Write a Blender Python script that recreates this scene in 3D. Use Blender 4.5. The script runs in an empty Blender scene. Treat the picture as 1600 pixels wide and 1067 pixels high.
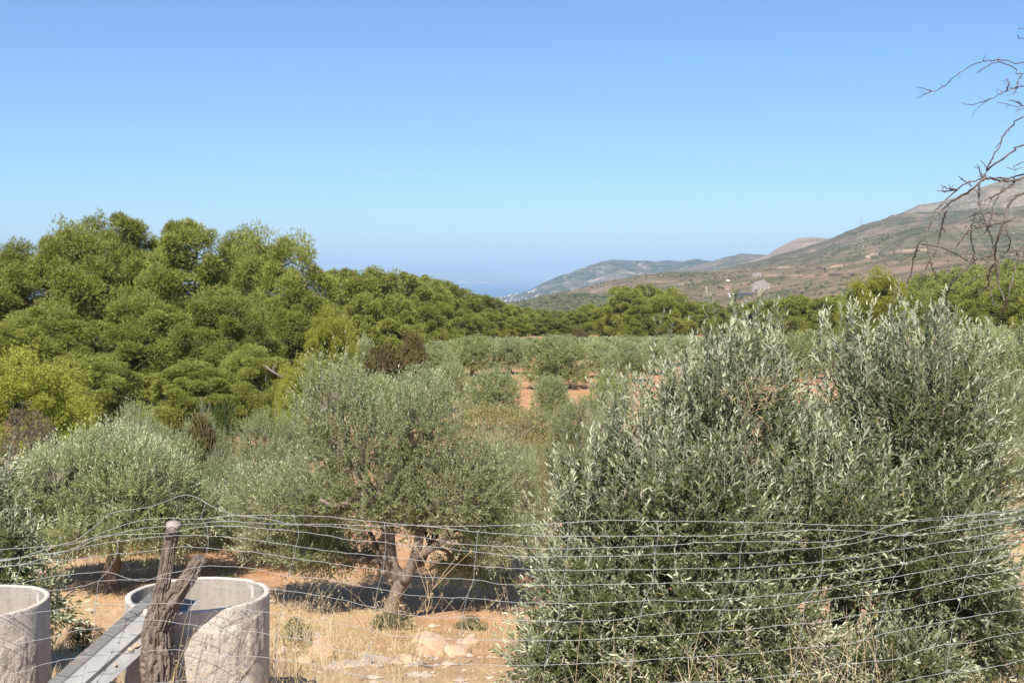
import bpy, math, random
import numpy as np
from mathutils import Vector, Euler
from mathutils.bvhtree import BVHTree

random.seed(7)
RNG = np.random.default_rng(7)
sc = bpy.context.scene
R = math.radians

# ------------------------------------------------------------------ camera, sky, sun, exposure
FPX, CX, CY, HOR = 1750.0, 800.0, 533.5, 432.0     # focal length, centre and horizon in photo pixels
PITCH = math.atan((CY - HOR) / FPX)
EYE = 7.0                                          # eye height over the lowest part of the olive grove
cam_d = bpy.data.cameras.new('camera')
cam_d.sensor_width = 36.0
cam_d.lens = FPX / 1600.0 * 36.0
cam_d.clip_start = 0.05
cam_d.clip_end = 200000.0
cam = bpy.data.objects.new('camera', cam_d)
sc.collection.objects.link(cam)
cam.location = (0, 0, EYE)
cam.rotation_euler = (math.pi / 2 - PITCH, 0, 0)
sc.camera = cam

SUN_EL, SUN_BEAR = 47.0, 191.0                     # bearing clockwise from the view direction (+Y)
sun_dir = Vector((math.sin(R(SUN_BEAR)) * math.cos(R(SUN_EL)), math.cos(R(SUN_BEAR)) * math.cos(R(SUN_EL)), math.sin(R(SUN_EL))))
world = bpy.data.worlds.new('World')
sc.world = world
world.use_nodes = True
wn = world.node_tree
wn.nodes.clear()
sky = wn.nodes.new('ShaderNodeTexSky')
sky.sky_type = 'NISHITA'
sky.sun_disc = False
sky.sun_elevation = R(SUN_EL)
sky.sun_rotation = R(SUN_BEAR)
sky.altitude = 150
sky.air_density = 1.0
sky.dust_density = 0.3
sky.ozone_density = 10.0
bg = wn.nodes.new('ShaderNodeBackground')
bg.inputs['Strength'].default_value = 0.076
wo = wn.nodes.new('ShaderNodeOutputWorld')
wn.links.new(sky.outputs[0], bg.inputs[0])
wn.links.new(bg.outputs[0], wo.inputs[0])

sun_d = bpy.data.lights.new('sun', 'SUN')
sun_d.energy = 4.6
sun_d.angle = R(0.53)
sun_d.color = (1.0, 0.93, 0.82)
sun = bpy.data.objects.new('sun', sun_d)
sc.collection.objects.link(sun)
sun.rotation_euler = sun_dir.to_track_quat('Z', 'Y').to_euler()
sun.location = (-20, -20, 40)

sc.view_settings.view_transform = 'Standard'
sc.view_settings.look = 'None'
sc.view_settings.exposure = 1.0
sc.view_settings.gamma = 1.0
sc.view_settings.use_curve_mapping = False
cy = sc.cycles
cy.max_bounces = 6
cy.diffuse_bounces = 3
cy.glossy_bounces = 2
cy.transmission_bounces = 3
cy.transparent_max_bounces = 4
cy.volume_bounces = 0
try:
    cy.use_denoising = True
except Exception:
    pass

# ------------------------------------------------------------------ helpers
SP, CP = math.sin(PITCH), math.cos(PITCH)

def at(px, py, D):
    """world point seen at photo pixel (px, py) at forward distance D"""
    u, v = (px - CX) / FPX, (CY - py) / FPX
    dx, dy, dz = u, CP + v * SP, -SP + v * CP
    t = D / dy
    return np.array([dx * t, D, EYE + dz * t])

def ray(px, py):
    u, v = (px - CX) / FPX, (CY - py) / FPX
    return Vector((u, CP + v * SP, -SP + v * CP)).normalized()

_perm = np.random.default_rng(3).random((64, 64, 64)).astype(np.float32)

def vnoise(P, s=1.0):
    """smooth value noise in -1..1 on an (n,3) or (n,2) array"""
    P = np.asarray(P, float)
    if P.shape[1] == 2:
        P = np.c_[P, np.zeros(len(P))]
    P = P * s
    i = np.floor(P).astype(int)
    f = P - i
    f = f * f * (3 - 2 * f)
    i0, i1 = i & 63, (i + 1) & 63
    def g(a, b, c):
        return _perm[a, b, c]
    x0, y0, z0 = i0.T
    x1, y1, z1 = i1.T
    fx, fy, fz = f.T
    c = (g(x0, y0, z0) * (1 - fx) + g(x1, y0, z0) * fx) * (1 - fy) + (g(x0, y1, z0) * (1 - fx) + g(x1, y1, z0) * fx) * fy
    d = (g(x0, y0, z1) * (1 - fx) + g(x1, y0, z1) * fx) * (1 - fy) + (g(x0, y1, z1) * (1 - fx) + g(x1, y1, z1) * fx) * fy
    return (c * (1 - fz) + d * fz) * 2 - 1

def fbm(P, s, o=4):
    r, a = 0, 1.0
    for k in range(o):
        r = r + a * vnoise(np.asarray(P) + 17.3 * k, s * 2 ** k)
        a *= 0.5
    return r

def smooth(a, b, x):
    t = np.clip((x - a) / (b - a), 0, 1)
    return t * t * (3 - 2 * t)

def unit(v):
    v = np.asarray(v, float)
    return v / np.maximum(np.linalg.norm(v, axis=-1, keepdims=True), 1e-9)

def perp(a):
    h = np.where(np.abs(a[..., 2:3]) > 0.9, np.array([1.0, 0, 0]), np.array([0, 0, 1.0]))
    p = unit(np.cross(a, h))
    return p, np.cross(a, p)

class Geo:
    """collects triangles and quads and links them as ONE mesh object"""
    def __init__(self):
        self.v, self.t, self.q, self.r, self.n = [], [], [], [], 0
    def add(self, V, T=None, Q=None, rnd=None):
        V = np.asarray(V, float).reshape(-1, 3)
        self.v.append(V)
        if T is not None and len(T):
            self.t.append(np.asarray(T, int) + self.n)
        if Q is not None and len(Q):
            self.q.append(np.asarray(Q, int) + self.n)
        self.r.append(np.full(len(V), 0.5) if rnd is None else np.broadcast_to(rnd, (len(V),)))
        self.n += len(V)
        return self
    def tube(self, path, rad, sides=6, rnd=None, cap=True, rough=0.0):
        path = np.asarray(path, float)
        n = len(path)
        rad = np.broadcast_to(np.asarray(rad, float), (n,))
        tan = unit(np.gradient(path, axis=0))
        p, q = perp(tan[:1])
        u = p[0]
        U = []
        for k in range(n):
            u = u - tan[k] * np.dot(u, tan[k])
            u = u / max(np.linalg.norm(u), 1e-9)
            U.append(u)
        U = np.array(U)
        W = np.cross(tan, U)
        a = np.arange(sides) * 2 * math.pi / sides
        rr = rad[:, None] * np.ones(sides)[None]
        if rough:
            rr = rr * (1 + rough * vnoise(np.stack([np.cos(a)[None] * 1.7 + 0 * rr, np.sin(a)[None] * 1.7 + 0 * rr, np.arange(n)[:, None] * 0.55 + 0 * rr], -1).reshape(-1, 3) + path[0, 0] * 3).reshape(n, sides))
        V = path[:, None] + rr[..., None] * (np.cos(a)[None, :, None] * U[:, None] + np.sin(a)[None, :, None] * W[:, None])
        k, j = np.meshgrid(np.arange(n - 1), np.arange(sides), indexing='ij')
        j2 = (j + 1) % sides
        Q = np.stack([k * sides + j, k * sides + j2, (k + 1) * sides + j2, (k + 1) * sides + j], -1).reshape(-1, 4)
        V = V.reshape(-1, 3)
        T = []
        if cap:
            V = np.r_[V, path[-1:] + tan[-1:] * rad[-1] * 0.4, path[:1]]
            m = n * sides
            T = [((n - 1) * sides + i, (n - 1) * sides + (i + 1) % sides, m) for i in range(sides)] + [((i + 1) % sides, i, m + 1) for i in range(sides)]
        return self.add(V, T, Q, rnd)
    def box(self, lo, hi, rnd=None):
        x0, y0, z0 = lo
        x1, y1, z1 = hi
        V = [(x0, y0, z0), (x1, y0, z0), (x1, y1, z0), (x0, y1, z0), (x0, y0, z1), (x1, y0, z1), (x1, y1, z1), (x0, y1, z1)]
        return self.add(V, None, [(3, 2, 1, 0), (4, 5, 6, 7), (0, 1, 5, 4), (1, 2, 6, 5), (2, 3, 7, 6), (3, 0, 4, 7)], rnd)
    def mesh(self, name, mat, smoothed=False, arc=None):
        V = np.concatenate(self.v) if self.v else np.zeros((0, 3))
        T = np.concatenate(self.t) if self.t else np.zeros((0, 3), int)
        Q = np.concatenate(self.q) if self.q else np.zeros((0, 4), int)
        me = bpy.data.meshes.new(name)
        me.vertices.add(len(V))
        me.vertices.foreach_set('co', V.astype(np.float32).ravel())
        loops = np.r_[T.ravel(), Q.ravel()].astype(np.int32)
        me.loops.add(len(loops))
        me.loops.foreach_set('vertex_index', loops)
        me.polygons.add(len(T) + len(Q))
        st = np.r_[np.arange(len(T)) * 3, len(T) * 3 + np.arange(len(Q)) * 4].astype(np.int32)
        me.polygons.foreach_set('loop_start', st)
        if smoothed:
            me.polygons.foreach_set('use_smooth', np.ones(len(st), bool))
        else:
            me.polygons.foreach_set('use_smooth', np.zeros(len(st), bool))
        at_ = me.attributes.new('rnd', 'FLOAT', 'POINT')
        at_.data.foreach_set('value', np.concatenate(self.r).astype(np.float32))
        me.update(calc_edges=True)
        me.materials.append(mat)
        return me
    def build(self, name, mat, parent=None, smoothed=False):
        return link(name, self.mesh(name, mat, smoothed), parent)

def link(name, me, parent=None):
    o = bpy.data.objects.new(name, me)
    sc.collection.objects.link(o)
    if parent is not None:
        o.parent = parent
    return o

def tag(o, label=None, cat=None, group=None, kind=None):
    if label: o['label'] = label
    if cat: o['category'] = cat
    if group: o['group'] = group
    if kind: o['kind'] = kind
    return o

def thing(name, loc, label, cat, group=None, rz=0.0, scale=(1, 1, 1)):
    o = bpy.data.objects.new(name, None)
    o.empty_display_size = 0.2
    sc.collection.objects.link(o)
    o.location = loc
    o.rotation_euler = (0, 0, rz)
    o.scale = scale
    return tag(o, label, cat, group)

def spline(P, n):
    """Catmull-Rom resample of a polyline"""
    P = np.asarray(P, float)
    if len(P) < 3:
        t = np.linspace(0, 1, n)[:, None]
        return P[0] * (1 - t) + P[-1] * t
    d = np.r_[0, np.cumsum(np.linalg.norm(np.diff(P, axis=0), axis=1))]
    E = np.r_[[2 * P[0] - P[1]], P, [2 * P[-1] - P[-2]]]
    out = []
    for s in np.linspace(0, d[-1], n):
        k = min(max(np.searchsorted(d, s) - 1, 0), len(P) - 2)
        t = (s - d[k]) / max(d[k + 1] - d[k], 1e-9)
        a, b, c, e = E[k], E[k + 1], E[k + 2], E[k + 3]
        out.append(0.5 * (2 * b + (c - a) * t + (2 * a - 5 * b + 4 * c - e) * t * t + (3 * b - a - 3 * c + e) * t ** 3))
    return np.array(out)

# ------------------------------------------------------------------ materials
class M:
    def __init__(self, name):
        self.m = bpy.data.materials.new(name)
        self.m.use_nodes = True
        self.nt = self.m.node_tree
        self.nt.nodes.clear()
        self.out = self.n('ShaderNodeOutputMaterial')
    def n(self, t, **kw):
        x = self.nt.nodes.new(t)
        for k, v in kw.items():
            if isinstance(v, (int, float, tuple, list)) and k in x.inputs:
                x.inputs[k].default_value = v
            else:
                setattr(x, k, v)
        return x
    def l(self, a, b):
        self.nt.links.new(a, b)
        return b
    def val(self, sock, v):
        if hasattr(v, 'links'):
            self.l(v, sock)
        else:
            if isinstance(v, (tuple, list)) and len(v) == 3 and sock.type == 'RGBA':
                v = (*v, 1)
            sock.default_value = v
    def mix(self, f, a, b, mode='MIX'):
        x = self.n('ShaderNodeMix')
        x.data_type = 'RGBA'
        x.blend_type = mode
        self.val(x.inputs[0], f)
        self.val(x.inputs[6], a)
        self.val(x.inputs[7], b)
        return x.outputs[2]
    def math(self, op, a, b=0.0, clamp=False):
        x = self.n('ShaderNodeMath')
        x.operation = op
        x.use_clamp = clamp
        self.val(x.inputs[0], a)
        self.val(x.inputs[1], b)
        return x.outputs[0]
    def coord(self, scale=(1, 1, 1), kind='Object'):
        c = self.n('ShaderNodeTexCoord')
        mp = self.n('ShaderNodeMapping')
        mp.inputs['Scale'].default_value = scale
        self.l(c.outputs[kind], mp.inputs['Vector'])
        return mp.outputs[0]
    def noise(self, vec, scale, detail=5, rough=0.6, dist=0.0):
        x = self.n('ShaderNodeTexNoise')
        self.l(vec, x.inputs['Vector'])
        x.inputs['Scale'].default_value = scale
        x.inputs['Detail'].default_value = detail
        x.inputs['Roughness'].default_value = rough
        x.inputs['Distortion'].default_value = dist
        return x.outputs['Fac']
    def ramp(self, f, stops):
        x = self.n('ShaderNodeValToRGB')
        e = x.color_ramp.elements
        while len(e) < len(stops):
            e.new(0.5)
        for k, (p, c) in enumerate(stops):
            e[k].position = p
            e[k].color = (*c, 1) if isinstance(c, (tuple, list)) else (c, c, c, 1)
        self.l(f, x.inputs[0])
        return x.outputs[0]
    def attr(self, name='rnd'):
        x = self.n('ShaderNodeAttribute')
        x.attribute_name = name
        return x.outputs['Fac']
    def bump(self, h, strength, dist):
        x = self.n('ShaderNodeBump')
        x.inputs['Strength'].default_value = strength
        x.inputs['Distance'].default_value = dist
        self.l(h, x.inputs['Height'])
        return x.outputs[0]
    def bsdf(self, col, rough=0.9, spec=0.2, normal=None, metal=0.0):
        b = self.n('ShaderNodeBsdfPrincipled')
        self.val(b.inputs['Base Color'], col)
        self.val(b.inputs['Roughness'], rough)
        b.inputs['Specular IOR Level'].default_value = spec
        self.val(b.inputs['Metallic'], metal)
        if normal is not None:
            self.l(normal, b.inputs['Normal'])
        return b.outputs[0]
    def done(self, sh):
        self.l(sh, self.out.inputs['Surface'])
        return self.m

def leaf_mat(name, top, under, transl=0.25, rough=0.5, spec=0.3, odd=None, odd_share=0.03, vary=0.35):
    m = M(name)
    r = m.attr()
    oi = m.n('ShaderNodeObjectInfo')
    geo = m.n('ShaderNodeNewGeometry')
    c = m.mix(geo.outputs['Backfacing'], top, under)          # olive leaves are silvery beneath
    k = m.math('ADD', m.math('MULTIPLY', r, vary * 2), 1 - vary)
    k = m.math('MULTIPLY', k, m.math('ADD', m.math('MULTIPLY', oi.outputs['Random'], 0.3), 0.85))
    kc = m.n('ShaderNodeCombineColor')
    for s in kc.inputs:
        m.l(k, s)
    c = m.mix(1.0, c, kc.outputs[0], 'MULTIPLY')
    if odd:
        c = m.mix(m.math('GREATER_THAN', m.math('FRACT', m.math('MULTIPLY', r, 37.7)), 1 - odd_share), c, odd)
    b = m.bsdf(c, rough, spec)
    t = m.n('ShaderNodeBsdfTranslucent')
    m.l(m.mix(0.5, c, (top[0] * 1.6, top[1] * 1.7, top[2] * 0.9)), t.inputs['Color'])
    mx = m.n('ShaderNodeMixShader')
    mx.inputs[0].default_value = transl
    m.l(b, mx.inputs[1])
    m.l(t.outputs[0], mx.inputs[2])
    return m.done(mx.outputs[0])

def bark_mat(name, c0, c1, scale=8.0, bump=0.02, lichen=None):
    m = M(name)
    v = m.coord((1, 1, 0.25))
    n1 = m.noise(v, scale, 7, 0.7, 0.6)
    n2 = m.noise(m.coord(), scale * 0.5, 4)
    c = m.ramp(n1, [(0.3, c0), (0.7, c1)])
    if lichen:
        c = m.mix(m.ramp(n2, [(0.58, 0.0), (0.68, 0.8)]), c, lichen)
    return m.done(m.bsdf(c, 0.95, 0.1, m.bump(n1, 0.8, bump)))

MAT = {}
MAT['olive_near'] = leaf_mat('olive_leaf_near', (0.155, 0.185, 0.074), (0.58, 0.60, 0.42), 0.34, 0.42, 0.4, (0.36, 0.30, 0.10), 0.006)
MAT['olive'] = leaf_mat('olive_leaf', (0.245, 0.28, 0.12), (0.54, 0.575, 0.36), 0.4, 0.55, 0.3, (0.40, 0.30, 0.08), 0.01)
MAT['olive_green'] = leaf_mat('olive_leaf_green', (0.215, 0.25, 0.09), (0.46, 0.495, 0.27), 0.4, 0.55, 0.3, (0.35, 0.27, 0.08), 0.01)
MAT['dry_leaf'] = leaf_mat('dry_leaf', (0.36, 0.25, 0.15), (0.40, 0.30, 0.19), 0.2, 0.8, 0.1)
MAT['pine'] = leaf_mat('pine_needles', (0.245, 0.265, 0.068), (0.245, 0.265, 0.068), 0.28, 0.7, 0.15, (0.16, 0.12, 0.05), 0.04, 0.3)
MAT['pine_bright'] = leaf_mat('pine_needles_bright', (0.30, 0.315, 0.062), (0.30, 0.315, 0.062), 0.3, 0.7, 0.15, (0.2, 0.15, 0.05), 0.03, 0.3)
MAT['shrub_brown'] = leaf_mat('shrub_leaf_brown', (0.105, 0.095, 0.035), (0.12, 0.10, 0.045), 0.2, 0.7, 0.15, (0.2, 0.12, 0.06), 0.1)
MAT['shrub_purple'] = leaf_mat('shrub_leaf_purple', (0.125, 0.10, 0.075), (0.14, 0.115, 0.09), 0.15, 0.8, 0.1, (0.22, 0.14, 0.05), 0.12)
MAT['shrub_yellow'] = leaf_mat('shrub_leaf_yellow', (0.20, 0.178, 0.078), (0.26, 0.22, 0.105), 0.25, 0.7, 0.15, (0.30, 0.235, 0.085), 0.2)
MAT['shrub_green'] = leaf_mat('shrub_leaf_green', (0.05, 0.085, 0.018), (0.07, 0.10, 0.03), 0.25, 0.6, 0.2)
MAT['olive_bark'] = bark_mat('olive_bark', (0.10, 0.075, 0.058), (0.26, 0.205, 0.165), 14, 0.02, (0.33, 0.28, 0.22))
MAT['pine_bark'] = bark_mat('pine_bark', (0.07, 0.05, 0.04), (0.20, 0.16, 0.135), 5, 0.03)
MAT['twig'] = bark_mat('twig_bark', (0.17, 0.155, 0.11), (0.30, 0.275, 0.20), 30, 0.002)
MAT['dead_wood'] = bark_mat('dead_wood', (0.03, 0.025, 0.022), (0.20, 0.17, 0.15), 22, 0.004)

def straw_mat():
    m = M('dry_grass')
    r = m.attr()
    c = m.ramp(r, [(0.0, (0.32, 0.21, 0.115)), (0.35, (0.46, 0.34, 0.19)), (0.8, (0.56, 0.44, 0.27)), (1.0, (0.66, 0.56, 0.39))])
    b = m.bsdf(c, 0.7, 0.2)
    t = m.n('ShaderNodeBsdfTranslucent')
    m.l(c, t.inputs['Color'])
    mx = m.n('ShaderNodeMixShader')
    mx.inputs[0].default_value = 0.25
    m.l(b, mx.inputs[1])
    m.l(t.outputs[0], mx.inputs[2])
    return m.done(mx.outputs[0])
MAT['straw'] = straw_mat()

def ground_mat():
    m = M('grove_ground')
    v = m.coord()
    big = m.noise(v, 0.22, 5, 0.6)
    mid = m.noise(v, 1.6, 6, 0.65)
    fine = m.noise(v, 14.0, 6, 0.7)
    soil = m.ramp(mid, [(0.3, (0.30, 0.148, 0.076)), (0.55, (0.43, 0.245, 0.14)), (0.75, (0.53, 0.355, 0.225))])
    straw = m.ramp(fine, [(0.25, (0.34, 0.22, 0.13)), (0.55, (0.49, 0.355, 0.215)), (0.8, (0.60, 0.47, 0.32))])
    sep = m.n('ShaderNodeSeparateXYZ')
    m.l(v, sep.inputs[0])
    near = m.n('ShaderNodeMapRange')
    m.l(sep.outputs['Y'], near.inputs['Value'])
    near.inputs['From Min'].default_value = 16
    near.inputs['From Max'].default_value = 45
    near.inputs['To Min'].default_value = 0.06
    near.inputs['To Max'].default_value = -0.16
    f = m.ramp(m.math('ADD', big, near.outputs[0]), [(0.46, 0.0), (0.62, 0.85)])
    c = m.mix(f, soil, straw)
    c = m.mix(m.ramp(fine, [(0.70, 0.0), (0.78, 0.7)]), c, (0.55, 0.45, 0.36))     # pale grit
    far = m.n('ShaderNodeMapRange')
    m.l(sep.outputs['Y'], far.inputs['Value'])
    far.inputs['From Min'].default_value = 190
    far.inputs['From Max'].default_value = 420
    scrub = m.ramp(m.noise(v, 0.012, 7, 0.7), [(0.40, (0.065, 0.085, 0.04)), (0.55, (0.12, 0.13, 0.065)), (0.68, (0.30, 0.24, 0.17))])
    c = m.mix(far.outputs[0], c, scrub)
    return m.done(m.bsdf(c, 0.95, 0.05, m.bump(m.math('ADD', mid, m.math('MULTIPLY', fine, 0.4)), 0.6, 0.08)))
MAT['ground'] = ground_mat()

def hill_mat(name, scrub, soil, rock, bias=0.5, scale=0.006, rockbias=0.63):
    m = M(name)
    v = m.coord((1, 1, 1.8))
    n1 = m.noise(v, scale, 8, 0.68, 0.5)
    n2 = m.noise(v, scale * 5.0, 6, 0.7)
    n3 = m.noise(v, scale * 2.2, 8, 0.72, 0.8)
    n4 = m.noise(v, scale * 18.0, 4, 0.7)
    c = m.ramp(m.math('ADD', m.math('MULTIPLY', n1, 0.6), m.math('MULTIPLY', n2, 0.4)), [(bias - 0.07, scrub), (bias, tuple((a + b) / 2 for a, b in zip(scrub, soil))), (bias + 0.08, soil)])
    c = m.mix(m.ramp(n3, [(rockbias, 0.0), (rockbias + 0.08, 0.8)]), c, rock)
    c = m.mix(m.ramp(n4, [(0.56, 0.0), (0.66, 0.75)]), c, tuple(x * 0.55 for x in scrub))
    return m.done(m.bsdf(c, 0.95, 0.05))
MAT['hill_low'] = hill_mat('hill_low', (0.085, 0.085, 0.042), (0.25, 0.17, 0.12), (0.36, 0.295, 0.24), 0.50, 0.015, 0.61)
MAT['hill_main'] = hill_mat('hill_main', (0.075, 0.078, 0.042), (0.20, 0.15, 0.108), (0.35, 0.295, 0.25), 0.52, 0.010, 0.60)
MAT['hill_dome'] = hill_mat('hill_dome', (0.13, 0.12, 0.08), (0.27, 0.21, 0.165), (0.38, 0.33, 0.29), 0.46, 0.008)
MAT['hill_grey'] = hill_mat('hill_grey', (0.085, 0.09, 0.06), (0.21, 0.165, 0.13), (0.33, 0.29, 0.26), 0.54, 0.005)
MAT['hill_far'] = hill_mat('hill_far', (0.035, 0.05, 0.028), (0.17, 0.135, 0.105), (0.40, 0.335, 0.29), 0.52, 0.0045, 0.55)
MAT['hill_rock'] = hill_mat('hill_rock', (0.11, 0.105, 0.065), (0.28, 0.215, 0.165), (0.31, 0.26, 0.225), 0.50, 0.010, 0.56)
MAT['hill_wood'] = hill_mat('hill_wood', (0.055, 0.075, 0.035), (0.16, 0.14, 0.08), (0.38, 0.24, 0.16), 0.58, 0.012, 0.68)

def plain(name, col, rough=0.8, spec=0.2, metal=0.0, var=0.15, scale=6.0, bump=0.0, bscale=20.0):
    m = M(name)
    v = m.coord()
    n = m.noise(v, scale, 6, 0.65)
    c = m.ramp(n, [(0.3, tuple(x * (1 - var) for x in col)), (0.7, tuple(min(1, x * (1 + var)) for x in col))])
    nrm = m.bump(m.noise(v, bscale, 6, 0.7), 0.7, bump) if bump else None
    return m.done(m.bsdf(c, rough, spec, nrm, metal))
MAT['wire'] = plain('galvanised_wire', (0.34, 0.35, 0.36), 0.55, 0.3, 0.2, 0.12, 40)
MAT['white_wall'] = plain('white_wall', (0.62, 0.58, 0.53), 0.8)
MAT['pink_wall'] = plain('pink_wall', (0.42, 0.30, 0.24), 0.85)
MAT['tile_roof'] = plain('tile_roof', (0.42, 0.20, 0.13), 0.85)
MAT['dark_pane'] = plain('dark_pane', (0.05, 0.055, 0.06), 0.3, 0.5)
MAT['dark_sheet'] = plain('dark_sheet', (0.07, 0.08, 0.085), 0.6)
MAT['track'] = plain('pale_track', (0.38, 0.275, 0.20), 0.95, 0.05, 0, 0.1, 0.05)
MAT['quarry'] = plain('quarry_scar', (0.25, 0.215, 0.185), 0.95, 0.05, 0, 0.22, 0.10)
MAT['steel'] = plain('pylon_steel', (0.35, 0.36, 0.38), 0.6, 0.3, 0.3)
MAT['rock'] = plain('field_rock', (0.50, 0.335, 0.235), 0.95, 0.1, 0, 0.25, 5, 0.03, 16)
MAT['rock_grey'] = plain('field_rock_grey', (0.42, 0.34, 0.28), 0.95, 0.1, 0, 0.25, 6, 0.03, 16)
MAT['iron'] = plain('dark_iron', (0.03, 0.028, 0.026), 0.8)
MAT['scrub'] = leaf_mat('hill_scrub', (0.085, 0.09, 0.045), (0.085, 0.09, 0.045), 0.1, 0.8, 0.1, (0.12, 0.10, 0.06), 0.1)

def sea_mat():
    m = M('sea_water')
    n = m.noise(m.coord((0.002, 0.0006, 1)), 1.0, 4)
    c = m.ramp(n, [(0.3, (0.035, 0.10, 0.17)), (0.7, (0.05, 0.13, 0.20))])
    return m.done(m.bsdf(c, 0.35, 0.4))
MAT['sea'] = sea_mat()

# ------------------------------------------------------------------ terrain
SEA = EYE - 150.0
_pd = np.array([-400, -60, -6, 2.0, 3.0, 4.5, 6.5, 8.3, 10, 13, 16, 22, 30, 45, 61, 91, 150, 190, 350, 700, 1500, 4000, 7600, 8400, 12000])
_pz = np.array([-30, -4, 1.6, 1.65, 1.72, 2.1, 2.7, 3.05, 3.5, 4.4, 5.05, 5.5, 5.9, 6.4, 7.0, 8.0, 9.4, 10.4, 17.0, 40, 85, 135, 148, 156, 175.])

def gz(x, y):
    x, y = np.asarray(x, float), np.asarray(y, float)
    r = np.hypot(x, y)
    d = np.where(y > 0, np.where(r > 30, r, y + (r - y) * smooth(8, 30, r)), y)
    z = EYE - np.interp(d, _pd, _pz)
    b = np.degrees(np.arctan2(x, np.maximum(y, 1e-3)))
    z = z + np.where(y > 0, 30.0 * smooth(8, 26, b) * smooth(150, 560, r), 0)
    z = z + np.where(y > 0, 3.0 * smooth(-8, -22, b) * smooth(40, 110, r), 0)
    return z

def gnoise(x, y):
    P = np.stack([np.ravel(x), np.ravel(y)], -1)
    r = np.hypot(P[:, 0], P[:, 1])
    n = 0.09 * fbm(P, 0.35, 4) * smooth(2.5, 6, r) + 0.25 * vnoise(P, 0.07) * smooth(8, 30, r) + 3.0 * fbm(P, 0.006, 3) * smooth(250, 900, r)
    return n.reshape(np.shape(x))

def ground_z(x, y):
    return float((gz(np.array([x]), np.array([y])) + gnoise(np.array([x]), np.array([y])))[0])

rr = np.r_[0.3, np.geomspace(1.0, 60, 190), np.geomspace(62, 12000, 110)]
aa = np.r_[np.linspace(-180, -36, 40)[:-1], np.linspace(-36, 36, 300), np.linspace(36, 180, 40)[1:-1]]
A_, R_ = np.meshgrid(np.radians(aa), rr)
X_, Y_ = R_ * np.sin(A_), R_ * np.cos(A_)
Z_ = gz(X_, Y_) + gnoise(X_, Y_)
nr, na = X_.shape
gi, gj = np.meshgrid(np.arange(nr - 1), np.arange(na), indexing='ij')
gj2 = (gj + 1) % na
gQ = np.stack([gi * na + gj, gi * na + gj2, (gi + 1) * na + gj2, (gi + 1) * na + gj], -1).reshape(-1, 4)[:, ::-1]
gV = np.stack([X_, Y_, Z_], -1).reshape(-1, 3)
gV = np.r_[gV, [[0, 0, EYE - 1.65]]]
gT = [(j, (j + 1) % na, nr * na) for j in range(na)]
G = Geo().add(gV, gT, gQ)
tag(G.build('ground', MAT['ground'], None, True), kind='structure')

G = Geo().add([(-60000, 5000, SEA), (60000, 5000, SEA), (60000, 70000, SEA), (-60000, 70000, SEA)], None, [(0, 1, 2, 3)])
tag(G.build('sea', MAT['sea']), kind='structure')

HILL_BVH = {}
HILL_GEO = {}

def hill(name, ridge, d_foot, d_ridge, d_back, mat, drop_foot, nb=260, nt=70, rough=0.10, power=0.85, px0=None, px1=None, fine=1.0):
    """a range of hills: ridge given by photo silhouette at its real distance, with gullied slopes in front and behind"""
    ridge = np.array(ridge, float)
    px = np.linspace(ridge[0, 0], ridge[-1, 0], nb)
    py = np.interp(px, ridge[:, 0], ridge[:, 1])
    k = np.array([1, 2, 3, 2, 1.]) / 9
    py = np.convolve(np.pad(py, 2, 'edge'), k, 'valid')
    b = (px - CX) / FPX
    t = np.r_[np.linspace(0, 1, nt), 1 + np.linspace(0, 1, 14)[1:]]
    dr = np.interp(px, [p[0] for p in d_ridge], [p[1] for p in d_ridge]) if isinstance(d_ridge, list) else np.full(nb, d_ridge)
    df = np.interp(px, [p[0] for p in d_foot], [p[1] for p in d_foot]) if isinstance(d_foot, list) else np.full(nb, d_foot)
    zr = EYE + (HOR - py) / FPX * dr
    zf = EYE - np.interp(px, [p[0] for p in drop_foot], [p[1] for p in drop_foot])
    T, B = np.meshgrid(t, np.arange(nb), indexing='ij')
    D = np.where(T <= 1, df[B] + (dr - df)[B] * T, dr[B] + (d_back - dr[B]) * (T - 1))
    X, Y = b[B] * D, D
    s = np.where(T <= 1, np.clip(T, 0, 1) ** power, 1 - (T - 1) ** 1.4)
    Z = np.where(T <= 1, zf[B] + (zr - zf)[B] * s, SEA - 30 + (zr[B] - SEA + 30) * s)
    H = np.abs(zr - zf)[B]
    P = np.stack([X, Y], -1).reshape(-1, 2)
    L = (d_back - df.min()) * 0.35
    n = (np.abs(fbm(P, 2.2 / L, 5)) - 0.4).reshape(T.shape)
    n2 = fbm(P, 9.0 / L, 4).reshape(T.shape)
    w = np.sin(np.clip(T, 0, 1) * math.pi) ** 0.7
    Z = Z + H * rough * (-n * w - 0.25 * n2 * w)
    Z = Z + np.where(np.abs(T - 1) < 0.2, 1, 0) * 0
    jag = fbm(np.c_[px * 0.09, px * 0], 1.0, 4) * dr / FPX * 0.9 * fine
    Z = Z + jag[B] * np.exp(-((T - 1) / 0.12) ** 2)
    nr_, nb_ = X.shape
    i, j = np.meshgrid(np.arange(nr_ - 1), np.arange(nb_ - 1), indexing='ij')
    Q = np.stack([i * nb_ + j, i * nb_ + j + 1, (i + 1) * nb_ + j + 1, (i + 1) * nb_ + j], -1).reshape(-1, 4)
    V = np.stack([X, Y, Z], -1).reshape(-1, 3)
    o = Geo().add(V, None, Q).build(name, mat, None, True)
    tag(o, kind='structure')
    HILL_BVH[name] = BVHTree.FromPolygons([Vector(v) for v in V], [tuple(int(a) for a in q) for q in Q])
    HILL_GEO[name] = (X, Y, Z)
    return o

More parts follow.
